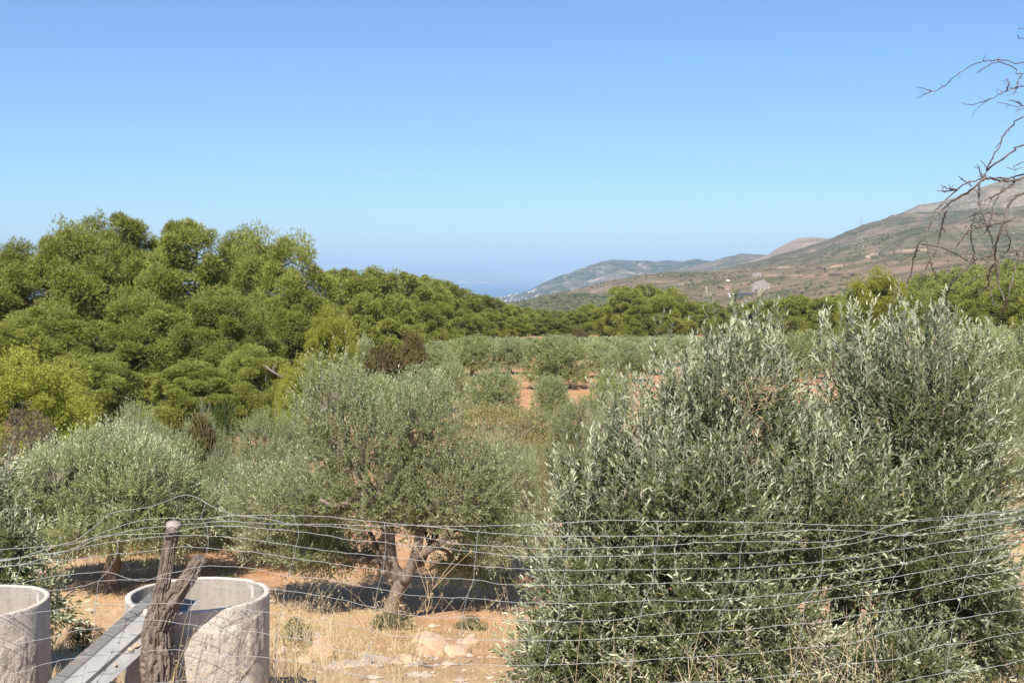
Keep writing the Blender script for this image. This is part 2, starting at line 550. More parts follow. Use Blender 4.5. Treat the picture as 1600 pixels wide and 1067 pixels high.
hill('hill_far_ridge', [(560, 470), (700, 466), (790, 463), (820, 457), (840, 447), (870, 432), (900, 423), (937, 409), (960, 405), (984, 407), (1001, 407), (1016, 409), (1041, 407), (1056, 409), (1086, 405), (1108, 408), (1150, 412), (1250, 400), (1500, 380)],
     5200, 7000, 8300, MAT['hill_far'], [(560, 150), (800, 140), (900, 128), (1500, 60)], rough=0.30)
hill('hill_grey_ridge', [(1000, 440), (1070, 420), (1110, 408), (1141, 400), (1163, 396), (1194, 398), (1230, 399), (1300, 390), (1400, 380)],
     3200, 4600, 5600, MAT['hill_grey'], [(1000, 70), (1400, 20)], rough=0.14)
hill('hill_pale_dome', [(1080, 432), (1150, 414), (1196, 399), (1215, 388), (1232, 378), (1246, 372), (1262, 371), (1282, 372), (1296, 375), (1340, 379), (1420, 382), (1500, 380)],
     2400, 3400, 4300, MAT['hill_dome'], [(1080, 50), (1500, 10)], rough=0.12)
hill('hill_rocky_peak', [(1300, 400), (1370, 360), (1403, 334), (1432, 321), (1450, 320), (1467, 318), (1499, 305), (1539, 291), (1574, 283), (1600, 277), (1680, 262), (1800, 255), (1950, 275), (2200, 330), (2600, 400)],
     2100, 3600, 4700, MAT['hill_rock'], [(1300, 20), (1600, -40), (2600, -20)], rough=0.26)
hill('hill_main_slope', [(980, 462), (1040, 446), (1100, 428), (1160, 412), (1200, 403), (1250, 388), (1295, 374), (1320, 363), (1346, 353), (1375, 345), (1403, 335), (1440, 332), (1480, 331), (1520, 327), (1560, 326), (1600, 322), (1700, 305), (1900, 300), (2300, 340)],
     1300, 2500, 3300, MAT['hill_main'], [(980, 60), (1200, 30), (1450, -5), (2300, -30)], rough=0.24, nt=90)
hill('hill_low_scrub', [(640, 505), (740, 492), (800, 476), (811, 471), (867, 457), (905, 452), (942, 440), (980, 433), (1020, 427), (1050, 426), (1087, 425), (1140, 421), (1200, 417), (1300, 409), (1400, 400), (1500, 391), (1600, 384), (1750, 375), (2100, 380)],
     [(640, 900), (2100, 620)], [(640, 1900), (1100, 1750), (1600, 1500), (2100, 1500)], 2400, MAT['hill_low'], [(640, 66), (900, 52), (1100, 38), (1300, 18), (1500, 2), (2100, -10)], rough=0.17, nt=90, power=0.8)
hill('hill_wooded_spur', [(640, 512), (720, 498), (780, 484), (811, 473), (840, 467), (880, 460), (915, 458), (950, 462), (990, 476), (1060, 500), (1120, 520)],
     [(640, 700), (1120, 700)], 1250, 1560, MAT['hill_wood'], [(640, 52), (800, 50), (1120, 44)], rough=0.10, power=0.8)
hill('hill_far_coast', [(300, 432), (480, 425), (600, 417), (680, 413), (725, 411), (745, 412), (770, 418), (790, 425), (820, 433), (900, 438.5), (1000, 441)],
     26000, 60000, 69000, MAT['hill_far'], [(300, 152), (1000, 152)], rough=0.1, power=1.3)

def hit(px, py, names):
    best = None
    for nme in names:
        h = HILL_BVH[nme].ray_cast(Vector((0, 0, EYE)), ray(px, py), 60000)
        if h[0] is not None and (best is None or h[3] < best[3]):
            best = h
    return best[0] if best else None

def track(name, pts, w, names, mat):
    P = spline(np.array([(a, b, 0) for a, b in pts], float), 60)
    W = [hit(a, b, names) for a, b, _ in P]
    W = np.array([list(p) for p in W if p is not None])
    if len(W) < 4:
        return None
    tan = unit(np.gradient(W, axis=0))
    side = unit(np.cross(tan, np.array([0, 0, 1.0])))
    wv = (w * (1 + 0.35 * vnoise(W, 0.02)))[:, None]
    V = np.stack([W - side * wv + [0, 0, 0.4], W + side * wv + [0, 0, 2.0], W - side * wv - [0, 0, 3.0], W + side * wv - [0, 0, 3.0]], 1).reshape(-1, 3)
    n = len(W)
    Q = []
    for k in range(n - 1):
        a, b = 4 * k, 4 * k + 4
        Q += [(a, a + 1, b + 1, b), (a + 2, a, b, b + 2), (a + 1, a + 3, b + 3, b + 1)]
    return tag(Geo().add(V, None, Q).build(name, mat), kind='structure')

# ------------------------------------------------------------------ builders: foliage
def kmeans(P, k, it=5, rng=RNG):
    k = min(k, len(P))
    C = P[rng.choice(len(P), k, replace=False)]
    lab = np.zeros(len(P), int)
    for _ in range(it):
        d = (P * P).sum(1)[:, None] - 2 * P @ C.T + (C * C).sum(1)[None]
        lab = d.argmin(1)
        s = np.zeros_like(C)
        np.add.at(s, lab, P)
        c = np.bincount(lab, minlength=k)
        C = np.where(c[:, None] > 0, s / np.maximum(c, 1)[:, None], C)
    return C, lab

def leaves(g, P, A, N, L, W, rnd, six=False, fold=0.25):
    """leaf blades at P along A with upper side N"""
    n = len(P)
    S = np.cross(N, A)
    L, W = np.broadcast_to(L, (n,))[:, None], np.broadcast_to(W, (n,))[:, None]
    lift = N * W * fold
    if six:
        V = np.stack([P, P + A * L * 0.3 + S * W * 0.46 + lift, P + A * L * 0.68 + S * W * 0.40 + lift - N * L * 0.03, P + A * L - N * L * 0.10,
                      P + A * L * 0.68 - S * W * 0.40 + lift - N * L * 0.03, P + A * L * 0.3 - S * W * 0.46 + lift], 1)
        b = np.arange(n)[:, None] * 6
        Q = np.r_[b + np.array([0, 3, 2, 1]), b + np.array([0, 5, 4, 3])]
        # two quads folded along the midrib, upper side = N
        g.add(V, None, Q, np.repeat(rnd, 6))
    else:
        V = np.stack([P, P + A * L * 0.45 + S * W * 0.5, P + A * L, P + A * L * 0.45 - S * W * 0.5], 1)
        V[:, 1] += lift
        V[:, 3] += lift
        b = np.arange(n)[:, None] * 4
        T = np.r_[b + np.array([0, 1, 2]), b + np.array([0, 2, 3])]
        g.add(V, T[:, ::-1], None, np.repeat(rnd, 4))

def sample_lobes(lobes, n, rng, hole=0.25, shell=0.62):
    lob = np.array(lobes, float)
    w = (lob[:, 3] * lob[:, 4] + lob[:, 4] * lob[:, 5] + lob[:, 3] * lob[:, 5])
    out, nor = [], []
    have = 0
    ph = rng.random(3) * 50
    while have < n:
        m = n * 2
        k = rng.choice(len(lob), m, p=w / w.sum())
        d = unit(rng.normal(size=(m, 3)))
        r = 1 - (1 - shell) * rng.random(m) ** 1.7
        bump = 1 + 0.20 * vnoise(d * 1.9 + k[:, None] * 7 + ph) + 0.10 * vnoise(d * 5 + k[:, None] * 3 + ph)
        P = lob[k, :3] + d * lob[k, 3:] * (r * bump)[:, None]
        N = unit(d / lob[k, 3:])
        q = np.sqrt((((P[:, None] - lob[None, :, :3]) / lob[None, :, 3:]) ** 2).sum(-1))
        q[np.arange(m), k] = 9
        ok = q.min(1) > 0.55
        size = lob[:, 3:].mean()
        ok &= vnoise(P / size * 2.1 + ph) > -0.95 + hole * 1.6 * rng.random(m)
        out.append(P[ok]); nor.append(N[ok])
        have += ok.sum()
    return np.concatenate(out)[:n], np.concatenate(nor)[:n]

def branchwork(g, base, P, levels, r0, rng, sides=6, tip=0.003, stems=True, jitter=0.06, gt=None):
    """limbs, branches and stems from a fork at base to every point of P, in a hierarchy of clusters"""
    def seg(a, b, ra, rb, n, s, gg):
        d = np.linalg.norm(b - a)
        mid = (a + b) / 2 + rng.normal(size=3) * d * 0.10 + np.array([0, 0, d * 0.08])
        t = np.linspace(0, 1, n)[:, None]
        path = a * (1 - t) ** 2 + 2 * mid * t * (1 - t) + b * t * t
        path[1:-1] += rng.normal(size=(n - 2, 3)) * d * jitter * 0.5
        gg.tube(path, np.linspace(ra, rb, n), s, rng.random(), cap=False)
    def rec(node, pts, lv, r):
        if lv == len(levels) or len(pts) < 3:
            if stems:
                for p in pts:
                    seg(node, p, max(r * 0.5, tip), tip * 0.7, 3, 3, gt or g)
            return
        C, lab = kmeans(pts, levels[lv], 4, rng)
        for k in range(len(C)):
            sub = pts[lab == k]
            if not len(sub):
                continue
            child = node + (C[k] - node) * (0.5 if lv == 0 else 0.62)
            rc = max(r * (len(sub) / len(pts)) ** 0.42, tip)
            seg(node, child, r * 0.85 if lv == 0 else rc * 1.15, rc, 6 if lv < 2 else 4, sides if lv == 0 else max(3, sides - 1 - lv), g)
            rec(child, sub, lv + 1, rc)
    rec(np.asarray(base, float), P, 0, r0)

def olive_parts(lobes, fork, trunk_path, trunk_r, n_twig, pairs, leaf, width, tw_len, seed, leafmat, six=False, up=0.55, levels=(5, 5, 6), stem=0.0032, extra=None, hole=0.25, shell=0.6, stems=True, twigs=True, droop=0.25, spread=(0.6, 1.05)):
    rng = np.random.default_rng(seed)
    P, N = sample_lobes(lobes, n_twig, rng, hole, shell)
    z0, z1 = P[:, 2].min(), P[:, 2].max()
    h = (P[:, 2] - z0) / (z1 - z0)
    ln = tw_len * (0.6 + 0.8 * rng.random(len(P)))
    A = unit(N * 0.65 + np.array([0, 0, 1.0]) * (up * (0.35 + h) - droop * (1 - h) * 1.2)[:, None] + rng.normal(size=P.shape) * 0.33)
    if extra is not None:
        EP, EA, EL = extra
        P, A, ln = np.r_[P, EP], np.r_[A, EA], np.r_[ln, EL]
    n = len(P)
    B = P - A * ln[:, None] * 0.55                       # twig foot
    bend = rng.normal(size=(n, 3)) * 0.16 - np.array([0, 0, 0.05])
    gl, gw, gt = Geo(), Geo(), Geo()
    K = pairs
    t = (np.arange(K) + 0.5) / K * 0.9 + 0.10
    ang0 = rng.random(n) * math.pi
    p, q = perp(A)
    for i in range(K):
        ti = t[i]
        c = B + A * (ln * ti)[:, None] + bend * (ln * ti * ti)[:, None]
        ax = unit(A + bend * 2 * ti)
        for s in (0, 1):
            a = ang0 + (i % 2) * math.pi / 2 + s * math.pi + rng.normal(size=n) * 0.25
            pr = unit(p * np.cos(a)[:, None] + q * np.sin(a)[:, None])
            pr = unit(pr - ax * (pr * ax).sum(1, keepdims=True))
            phi = (spread[1] - (spread[1] - spread[0]) * ti) * (0.75 + 0.5 * rng.random(n))
            dr = ax * np.cos(phi)[:, None] + pr * np.sin(phi)[:, None]
            nm = ax * np.sin(phi)[:, None] - pr * np.cos(phi)[:, None]
            roll = rng.normal(size=n)[:, None] * 0.35
            nm = unit(nm + np.cross(dr, nm) * roll)
            keep = rng.random(n) < 0.93
            sz = leaf * (0.75 + 0.5 * rng.random(n)) * (1.0 - 0.35 * ti)
            leaves(gl, c[keep], dr[keep], nm[keep], sz[keep], (width * (0.8 + 0.4 * rng.random(n)))[keep], rng.random(n)[keep], six)
    tip = B + A * ln[:, None]
    leaves(gl, tip, unit(A + rng.normal(size=A.shape) * 0.2), p, leaf * 0.75, width * 0.8, rng.random(n), six)
    if twigs:
        s3 = np.arange(3) * 2 * math.pi / 3
        V = []
        for ti, rad in ((0.0, stem), (0.5, stem * 0.7), (1.0, stem * 0.35)):
            c = B + A * (ln * ti)[:, None] + bend * (ln * ti * ti)[:, None]
            V.append(c[:, None] + rad * (np.cos(s3)[None, :, None] * p[:, None] + np.sin(s3)[None, :, None] * q[:, None]))
        V = np.stack(V, 1).reshape(-1, 3)
        b = np.arange(n)[:, None] * 9
        Q = np.concatenate([b + np.array([r * 3 + j, r * 3 + (j + 1) % 3, r * 3 + 3 + (j + 1) % 3, r * 3 + 3 + j]) for r in (0, 1) for j in range(3)])
        gt.add(V, None, Q, np.repeat(rng.random(n), 9))
    branchwork(gw, fork, B, levels, trunk_r * 0.75, rng, 7, 0.004 if stems else 0.008, stems, gt=gt)
    gtr = Geo()
    tp = spline(trunk_path, 14)
    rad = trunk_r * np.interp(np.linspace(0, 1, 14), [0, 0.12, 0.5, 0.9, 1], [1.55, 1.15, 0.95, 0.95, 0.8])
    gtr.tube(tp, rad, 14, 0.5, True, 0.35)
    return dict(trunk=gtr.mesh('trunk', MAT['olive_bark'], True), branches=gw.mesh('branches', MAT['olive_bark'], True),
                twigs=gt.mesh('twigs', MAT['twig']) if gt.n else None, crown=gl.mesh('crown', MAT[leafmat]))

def plant_tree(name, parts, loc, label, cat, group=None, rz=0.0, scale=(1, 1, 1), mats=None):
    t = thing(name, loc, label, cat, group, rz, scale)
    made = {}
    for k in ('trunk', 'branches', 'crown', 'twigs', 'dead_branches'):
        me = parts.get(k)
        if me is None:
            continue
        o = link(k, me, made['branches'] if k == 'twigs' and 'branches' in made else t)
        made[k] = o
        if mats and k in mats:
            o.material_slots[0].link = 'OBJECT'
            o.material_slots[0].material = MAT[mats[k]]
    return t

def generic_olive(seed, n_twig, pairs, leaf, width, tw, leafmat='olive', H=3.6, W=1.9, stems=True, levels=(5, 5, 6), six=False):
    rng = np.random.default_rng(seed)
    lob = []
    k = 8
    for i in range(k):
        a = i * 2.4 + rng.random() * 0.8
        rad = W * (0.30 + 0.32 * rng.random())
        zc = H * (0.50 + 0.22 * rng.random())
        s = W * (0.36 + 0.14 * rng.random())
        lob.append((rad * math.cos(a), rad * math.sin(a), zc, s, s, s * 0.85))
    s = W * 0.45
    lob.append((rng.normal() * 0.2, rng.normal() * 0.2, H - s * 0.95, s, s, s * 0.9))
    for i in range(7):
        a = i * 0.9 + rng.random() * 0.5
        s = W * 0.36
        lob.append((W * 0.62 * math.cos(a), W * 0.62 * math.sin(a), H * 0.27 + rng.random() * 0.25, s, s, s * 0.8))
    fork = np.array([rng.normal() * 0.12, rng.normal() * 0.12, H * 0.27])
    path = [(0, 0, -0.25), (fork[0] * 0.2 + 0.05, 0, H * 0.08), fork * np.array([0.8, 1, 0.7]), fork]
    return olive_parts(lob, fork, path, 0.15, n_twig, pairs, leaf, width, tw, seed, leafmat, six, 0.95, levels, stems=stems, twigs=stems, hole=0.7)

def pine_parts(seed, H, W, n_puff, tufts, needles, nl, nw, mat='pine', base=0.22, flat=0.78, dead=140):
    """umbrella-ish Aleppo pine: trunk, limbs and many needle pads with dark gaps between them"""
    rng = np.random.default_rng(seed)
    cen, rad = [], []
    tries = 0
    while len(cen) < n_puff and tries < 6000:
        tries += 1
        hz = rng.random()
        zz = H * (base + (0.90 - base) * hz)
        wid = W * np.interp(hz, [0, 0.3, 0.65, 0.85, 0.95, 1.0], [0.80, 1.0, 0.95, 0.72, 0.45, 0.12]) * 0.92
        an, f = rng.random() * 2 * math.pi, rng.random() ** 0.4
        c = np.array([math.cos(an) * f * wid, math.sin(an) * f * wid, zz])
        r = W * (0.13 + 0.24 * rng.random() ** 1.4)
        if all(np.linalg.norm((c - o) * [1, 1, 1.25]) > 0.60 * (r + q) for o, q in zip(cen, rad)):
            cen.append(c); rad.append(r)
    cen, rad = np.array(cen), np.array(rad)
    n = len(cen)
    gl = Geo()
    m = tufts
    d = unit(rng.normal(size=(n, m, 3)) + np.array([0, 0, 0.35]))
    out = unit(cen - np.array([0, 0, H * 0.45]))
    d = unit(d + out[:, None] * 0.35)
    bump = 1 + 0.30 * vnoise((d * 2.1 + np.arange(n)[:, None, None] * 5.7).reshape(-1, 3)).reshape(n, m) + 0.24 * vnoise((d * 5.3 + np.arange(n)[:, None, None] * 3.1).reshape(-1, 3)).reshape(n, m)
    rr_ = rad[:, None] * bump * (1.12 - 0.9 * rng.random((n, m)) ** 1.7)
    P = (cen[:, None] + d * rr_[..., None] * np.array([1, 1, flat])).reshape(-1, 3)
    D = unit(d.reshape(-1, 3) * np.array([1, 1, 0.8]) + np.array([0, 0, 0.45]) + rng.normal(size=P.shape) * 0.3)
    tone = np.repeat(rng.random(n), m)
    for k in range(needles):
        a = unit(D + rng.normal(size=P.shape) * 0.55)
        s = unit(np.cross(a, rng.normal(size=P.shape)))
        L = nl * (0.7 + 0.6 * rng.random(len(P)))[:, None]
        w = nw * (0.7 + 0.6 * rng.random(len(P)))[:, None]
        V = np.stack([P - s * w * 0.5, P + s * w * 0.5, P + a * L], 1)
        T = np.arange(len(P))[:, None] * 3 + np.array([0, 1, 2])
        gl.add(V, T, None, np.repeat(np.clip(0.55 * rng.random(len(P)) + 0.45 * tone, 0, 1), 3))
    gw = Geo()
    lean = rng.normal(size=2) * W * 0.06
    tp = spline([(0, 0, -0.4), (lean[0] * 0.5, lean[1] * 0.5, H * 0.25), (lean[0] * 1.4, lean[1], H * 0.55), (lean[0], lean[1] * 1.5, H * 0.76)], 16)
    gtr = Geo().tube(tp, np.linspace(0.022 * H, 0.0025 * H, 16), 9, 0.5, True, 0.2)
    for c, r in zip(cen, rad):
        zt = max(H * 0.16, min(c[2] - 0.35 * np.hypot(c[0], c[1]), H * 0.74))
        a = np.array([np.interp(zt, tp[:, 2], tp[:, 0]), np.interp(zt, tp[:, 2], tp[:, 1]), zt])
        b = c - np.array([0, 0, r * 0.25])
        mid = (a + b) / 2 + np.array([0, 0, -0.12 * np.linalg.norm(b - a)]) + rng.normal(size=3) * 0.15
        t = np.linspace(0, 1, 6)[:, None]
        gw.tube(a * (1 - t) ** 2 + 2 * mid * t * (1 - t) + b * t * t, np.linspace(0.0055 * H, 0.002 * H, 6), 4, rng.random(), False)
        for _ in range(3):
            e = c + unit(rng.normal(size=3)) * r * 0.75 * np.array([1, 1, flat])
            gw.tube([b, (b + e) / 2 + rng.normal(size=3) * 0.06, e], [0.0022 * H, 0.0014 * H, 0.0008 * H], 3, rng.random(), False)
    gd = Geo()
    for _ in range(dead):
        z = H * (0.12 + 0.45 * rng.random())
        a = rng.random() * 2 * math.pi
        p0 = np.array([np.interp(z, tp[:, 2], tp[:, 0]), np.interp(z, tp[:, 2], tp[:, 1]), z])
        ln = W * (0.45 + 0.5 * rng.random())
        v = np.array([math.cos(a), math.sin(a), -0.15 + 0.35 * rng.random()])
        p1 = p0 + v * ln * 0.6 + rng.normal(size=3) * 0.15
        p2 = p0 + v * ln + rng.normal(size=3) * 0.35
        gd.tube([p0, p1, p2], [0.003 * H, 0.002 * H, 0.0008 * H], 3, rng.random(), False)
    return dict(trunk=gtr.mesh('trunk', MAT['pine_bark'], True), branches=gw.mesh('branches', MAT['pine_bark']), crown=gl.mesh('crown', MAT[mat]),
                dead_branches=gd.mesh('dead_branches', MAT['dead_wood']) if gd.n else None)

def shrub_parts(seed, H, W, n, leaf, width, mat, n_lobe=9, stems=60):
    rng = np.random.default_rng(seed)
    lob = []
    for i in range(n_lobe):
        a = i * 2.4 + rng.random()
        r = W * 0.62 * math.sqrt((i + 0.3) / n_lobe)
        s = W * (0.30 + 0.16 * rng.random())
        zc = max(s * 0.6, (H - s * 0.85) * (1 - 0.75 * (r / W) ** 1.6) * (0.8 + 0.25 * rng.random()))
        lob.append((r * math.cos(a), r * math.sin(a), zc, s, s, s * 0.85))
        if zc > s * 1.3:
            lob.append((r * math.cos(a) * 1.1, r * math.sin(a) * 1.1, zc * 0.45, s, s, s))
    P, N = sample_lobes(lob, n, rng, 0.35, 0.5)
    A = unit(N * 0.6 + np.array([0, 0, 0.5]) + rng.normal(size=P.shape) * 0.55)
    nm = unit(np.cross(A, rng.normal(size=P.shape)))
    gl = Geo()
    leaves(gl, P, A, nm, leaf * (0.6 + 0.8 * rng.random(n)), width * (0.7 + 0.6 * rng.random(n)), rng.random(n))
    gw = Geo()
    sel = rng.choice(n, stems, replace=False)
    branchwork(gw, (0, 0, 0.02), P[sel], (5, 4), 0.05 * W, rng, 5, 0.006, True)
    return dict(branches=gw.mesh('branches', MAT['twig'], True), crown=gl.mesh('crown', MAT[mat]))


def hit_ground(px, py, d0=3.0, d1=900.0):
    """first point of the bare ground seen at a photo pixel"""
    D = np.geomspace(d0, d1, 900)
    u, v = (px - CX) / FPX, (CY - py) / FPX
    t = D / (CP + v * SP)
    z = EYE + (-SP + v * CP) * t
    g = gz(u * t, D)
    k = np.argmax(z < g)
    return np.array([u * t[k], D[k], ground_z(u * t[k], D[k])])

# ------------------------------------------------------------------ far land: tracks, scar, scrub, houses, pylons
LOWMAIN = ('hill_low_scrub', 'hill_main_slope')
track('dirt_track', [(1190, 431), (1230, 431.5), (1270, 431), (1335, 431)], 2.6, LOWMAIN, MAT['track'])
track('hillside_track', [(1300, 418), (1320, 415), (1345, 409), (1357, 405), (1355, 401), (1362, 398), (1385, 396), (1420, 392), (1450, 391)], 2.8, LOWMAIN, MAT['track'])
track('upper_track', [(1215, 420), (1240, 418), (1275, 419), (1290, 422)], 2.2, LOWMAIN, MAT['track'])

def scar(name, poly, names, mat):
    poly = np.array(poly, float)
    c = poly.mean(0)
    V = []
    for k in range(1, 8):
        for p in spline(np.r_[poly, poly[:1]].repeat(1, axis=0), 41)[:-1]:
            q = c + (p - c) * k / 7 * (1 + 0.35 * float(vnoise(np.array([[p[0] * 0.33, p[1] * 0.5]]), 1.0)[0]))
            h = hit(q[0], q[1], names)
            if h is None:
                return
            n = float(fbm(np.array([[h.x, h.y]]), 0.02, 3)[0])
            V.append((h.x, h.y - 6 * (1 if k < 7 else -0.3), h.z + 0.8 * n + (2.4 if k < 7 else -1.5)))
    h = hit(c[0], c[1], names)
    V.append((h.x, h.y - 6, h.z + 2.4))
    T = [(j, (j + 1) % 40, len(V) - 1) for j in range(40)]
    Q = [(k * 40 + j, k * 40 + 40 + j, k * 40 + 40 + (j + 1) % 40, k * 40 + (j + 1) % 40) for k in range(6) for j in range(40)]
    tag(Geo().add(V, T, Q).build(name, mat, None, True), kind='structure')
P2 = [(1172, 453), (1170, 447), (1182, 442), (1193, 440), (1201, 446), (1203, 453), (1190, 457), (1178, 457)]
scar('quarry_scar', [(a, b, 0) for a, b in P2], LOWMAIN, MAT['quarry'])
scar('upper_scar', [(1172, 431, 0), (1183, 428, 0), (1192, 430, 0), (1192, 433, 0), (1180, 434, 0)], LOWMAIN, MAT['quarry'])

def bush_cloud(name, items, mat, seed, label):
    """low-poly crumpled bushes, many to one object"""
    rng = np.random.default_rng(seed)
    base = unit(np.array([(1, 0, .2), (-.3, .95, .1), (-.8, -.5, .15), (.3, -.9, .2), (.5, .5, .9), (-.6, .3, .8), (0, -.5, .95), (0, 0, -.6)]))
    F = np.array([(0, 1, 4), (1, 5, 4), (1, 2, 5), (2, 6, 5), (2, 3, 6), (3, 0, 4), (3, 4, 6), (4, 5, 6), (1, 0, 7), (2, 1, 7), (3, 2, 7), (0, 3, 7)])
    g = Geo()
    n = len(items)
    it = np.array(items)
    V = base[None] * (0.7 + 0.6 * rng.random((n, 8, 1))) * it[:, None, 3:4] * np.array([1.15, 1.15, 0.8]) + it[:, None, :3]
    T = F[None] + (np.arange(n) * 8)[:, None, None]
    g.add(V.reshape(-1, 3), T.reshape(-1, 3), None, np.repeat(rng.random(n), 8))
    return tag(g.build(name, MAT[mat]), label, 'scrub', kind='stuff')

def on_hill(name, n, seed, smin, smax, thr):
    rng = np.random.default_rng(seed)
    X, Y, Z = HILL_GEO[name]
    nt_, nb_ = X.shape
    out = []
    ti, bi = rng.random(n * 3) * (nt_ - 15), rng.random(n * 3) * (nb_ - 2)
    i, j = ti.astype(int), bi.astype(int)
    a, b = (ti - i)[:, None], (bi - j)[:, None]
    S = np.stack([X, Y, Z], -1)
    P = (S[i, j] * (1 - a) + S[i + 1, j] * a) * (1 - b) + (S[i, j + 1] * (1 - a) + S[i + 1, j + 1] * a) * b
    keep = fbm(P[:, :2], 0.012, 3) + 0.35 * rng.normal(size=len(P)) > thr
    P = P[keep][:n]
    sz = smin + (smax - smin) * rng.random(len(P)) ** 2.5
    return np.c_[P, sz]
bush_cloud('hillside_scrub', np.r_[on_hill('hill_low_scrub', 11000, 1, 0.6, 2.6, 0.25), on_hill('hill_main_slope', 9000, 2, 0.8, 3.2, 0.3)], 'scrub', 5,
           'dark green scrub dotted over the bare brown hillside')
bush_cloud('wooded_spur_scrub', on_hill('hill_wooded_spur', 7000, 4, 1.5, 4.5, -0.35), 'scrub', 6, 'dense dark green scrub covering the wooded spur above the coast')

def house(name, p, w, d, h, label, group=None, roof='tile_roof', wall='white_wall', rz=0.0, detailed=False):
    t = thing(name, tuple(p), label, 'house', group, rz)
    Geo().box((-w / 2, -d / 2, -3), (w / 2, d / 2, h)).build('wall', MAT[wall], t)
    e = 0.05 * w
    V = [(-w / 2 - e, -d / 2 - e, h), (w / 2 + e, -d / 2 - e, h), (w / 2 + e, d / 2 + e, h), (-w / 2 - e, d / 2 + e, h), (-w / 2 - e, 0, h + d * 0.22), (w / 2 + e, 0, h + d * 0.22)]
    Geo().add(V, [(0, 4, 3), (1, 2, 5)], [(0, 1, 5, 4), (2, 3, 4, 5), (3, 2, 1, 0)]).build('roof', MAT[roof], t)
    if detailed:
        for k in range(3):
            x = -w * 0.33 + k * w * 0.33
            Geo().box((x - 0.5, -d / 2 - 0.06, 1.0), (x + 0.5, -d / 2 + 0.1, 2.3)).build('window' if k != 1 else 'door', MAT['dark_pane'], t)
    return t
rngh = random.Random(11)
h0 = hit(1143, 463, LOWMAIN) or hit(1143, 458, LOWMAIN)
house('white_house', h0, 6.5, 4, 1.9, 'low white farmhouse at the foot of the brown hill behind the pines', roof='white_wall', detailed=True, rz=0.1)
h1 = hit(1137, 452, LOWMAIN)
house('pink_house', h1, 5, 4, 2.4, 'pinkish farm building uphill of the white farmhouse', wall='pink_wall', detailed=True, rz=-0.2)
h2 = hit(1137, 440, LOWMAIN)
house('white_hut', h2, 3.6, 3, 1.6, 'small lone white hut high on the brown slope', roof='white_wall', rz=0.2)
h3 = hit(1165, 461.5, LOWMAIN) or hit(1165, 456, LOWMAIN)
sh = thing('low_shed', tuple(h3), 'long low dark shed beside the pine wood below the quarry scar', 'shed')
Geo().box((-11, -2, -2), (11, 2, 1.6)).build('wall', MAT['dark_sheet'], sh)
Geo().add([(-11.4, -2.4, 1.6), (11.4, -2.4, 1.6), (11.4, 2.4, 2.6), (-11.4, 2.4, 2.6), (-11.4, -2.4, 1.4), (11.4, -2.4, 1.4), (11.4, 2.4, 2.4), (-11.4, 2.4, 2.4)], None,
          [(0, 1, 2, 3), (7, 6, 5, 4), (0, 4, 5, 1), (1, 5, 6, 2), (2, 6, 7, 3), (3, 7, 4, 0)]).build('roof', MAT['dark_sheet'], sh)

town = [(766, 461), (770, 461.5), (774, 460.5), (779, 460), (786, 460.5), (790, 460), (783, 466), (789, 464), (795, 463), (798, 461.5), (803, 462), (806, 460), (809, 459), (816, 466), (812, 469), (822, 467), (798, 470), (790, 470.5), (826, 457), (829, 456), (832, 455), (835, 453.5), (837, 452.5), (833, 456.5), (841, 461), (838, 462), (805, 469), (800, 466), (784, 469)]
for k, (a, b) in enumerate(town):
    h = hit(a, b, ('hill_far_ridge', 'hill_low_scrub', 'hill_wooded_spur'))
    if h is None or h.y < 3000:
        d = 150 * FPX / max(b - HOR, 1)
        d = min(d, 7200)
        p = at(a, b, d)
        h = Vector((p[0], p[1], float(gz(np.array([p[0]]), np.array([p[1]]))[0])))
    s = h.y / FPX
    house('town_house', h, s * rngh.uniform(1.4, 3.4), s * rngh.uniform(1.2, 2.0), s * rngh.uniform(0.7, 1.3), 'tiny white house of the distant coastal town between the pines and the mountain', 'white houses of the coastal town', roof=rngh.choice(['tile_roof', 'white_wall', 'white_wall']), rz=rngh.uniform(-0.5, 0.5))
g = Geo()
rngc = np.random.default_rng(8)
for k in range(150):
    a = rngc.choice([rngc.uniform(708, 800), rngc.uniform(715, 775)])
    b = 443.5 - abs(rngc.normal()) * 2.4 * max(0.15, (800 - a) / 90)
    h = hit(a, b, ('hill_far_coast',))
    if h is None:
        continue
    s = h.y / FPX
    g.box((h.x - s * 0.8 * rngc.uniform(.5, 1.6), h.y - s * 0.4, h.z - 20), (h.x + s * 0.8 * rngc.uniform(.5, 1.6), h.y + s * 0.4, h.z + s * rngc.uniform(0.3, 0.9)))
tag(g.build('far_town', MAT['white_wall']), 'pale specks of a town on the far shore across the bay', 'far town', kind='stuff')

def pylon(px, py, names, h, label):
    b = hit(px, py, names)
    if b is None:
        return
    t = thing('power_pylon', tuple(b), label, 'pylon', 'power pylons on the hills')
    g = Geo()
    w = h * 0.09
    for sx in (-1, 1):
        for sy in (-1, 1):
            g.tube([(sx * w, sy * w, -1), (sx * w * 0.25, sy * w * 0.25, h * 0.7), (0, 0, h)], [0.12, 0.10, 0.08], 4)
    for k in range(6):
        z0, z1 = h * k / 8, h * (k + 1) / 8
        a0, a1 = w * (1 - 0.107 * 1.0 * k), w * (1 - 0.107 * (k + 1))
        for s in (-1, 1):
            g.tube([(-a0, s * a0, z0), (a1, s * a1, z1)], 0.05, 3)
            g.tube([(a0, s * a0, z0), (-a1, s * a1, z1)], 0.05, 3)
    g.build('tower', MAT['steel'], t)
    for z, l in ((0.72, 0.17), (0.84, 0.14)):
        Geo().tube([(-h * l, 0, h * z), (0, 0, h * (z + 0.02)), (h * l, 0, h * z)], 0.16, 4).build('crossarm', MAT['steel'], t)
pylon(1117, 424, ('hill_low_scrub',), 14, 'thin grey power pylon standing on the low brown ridge')
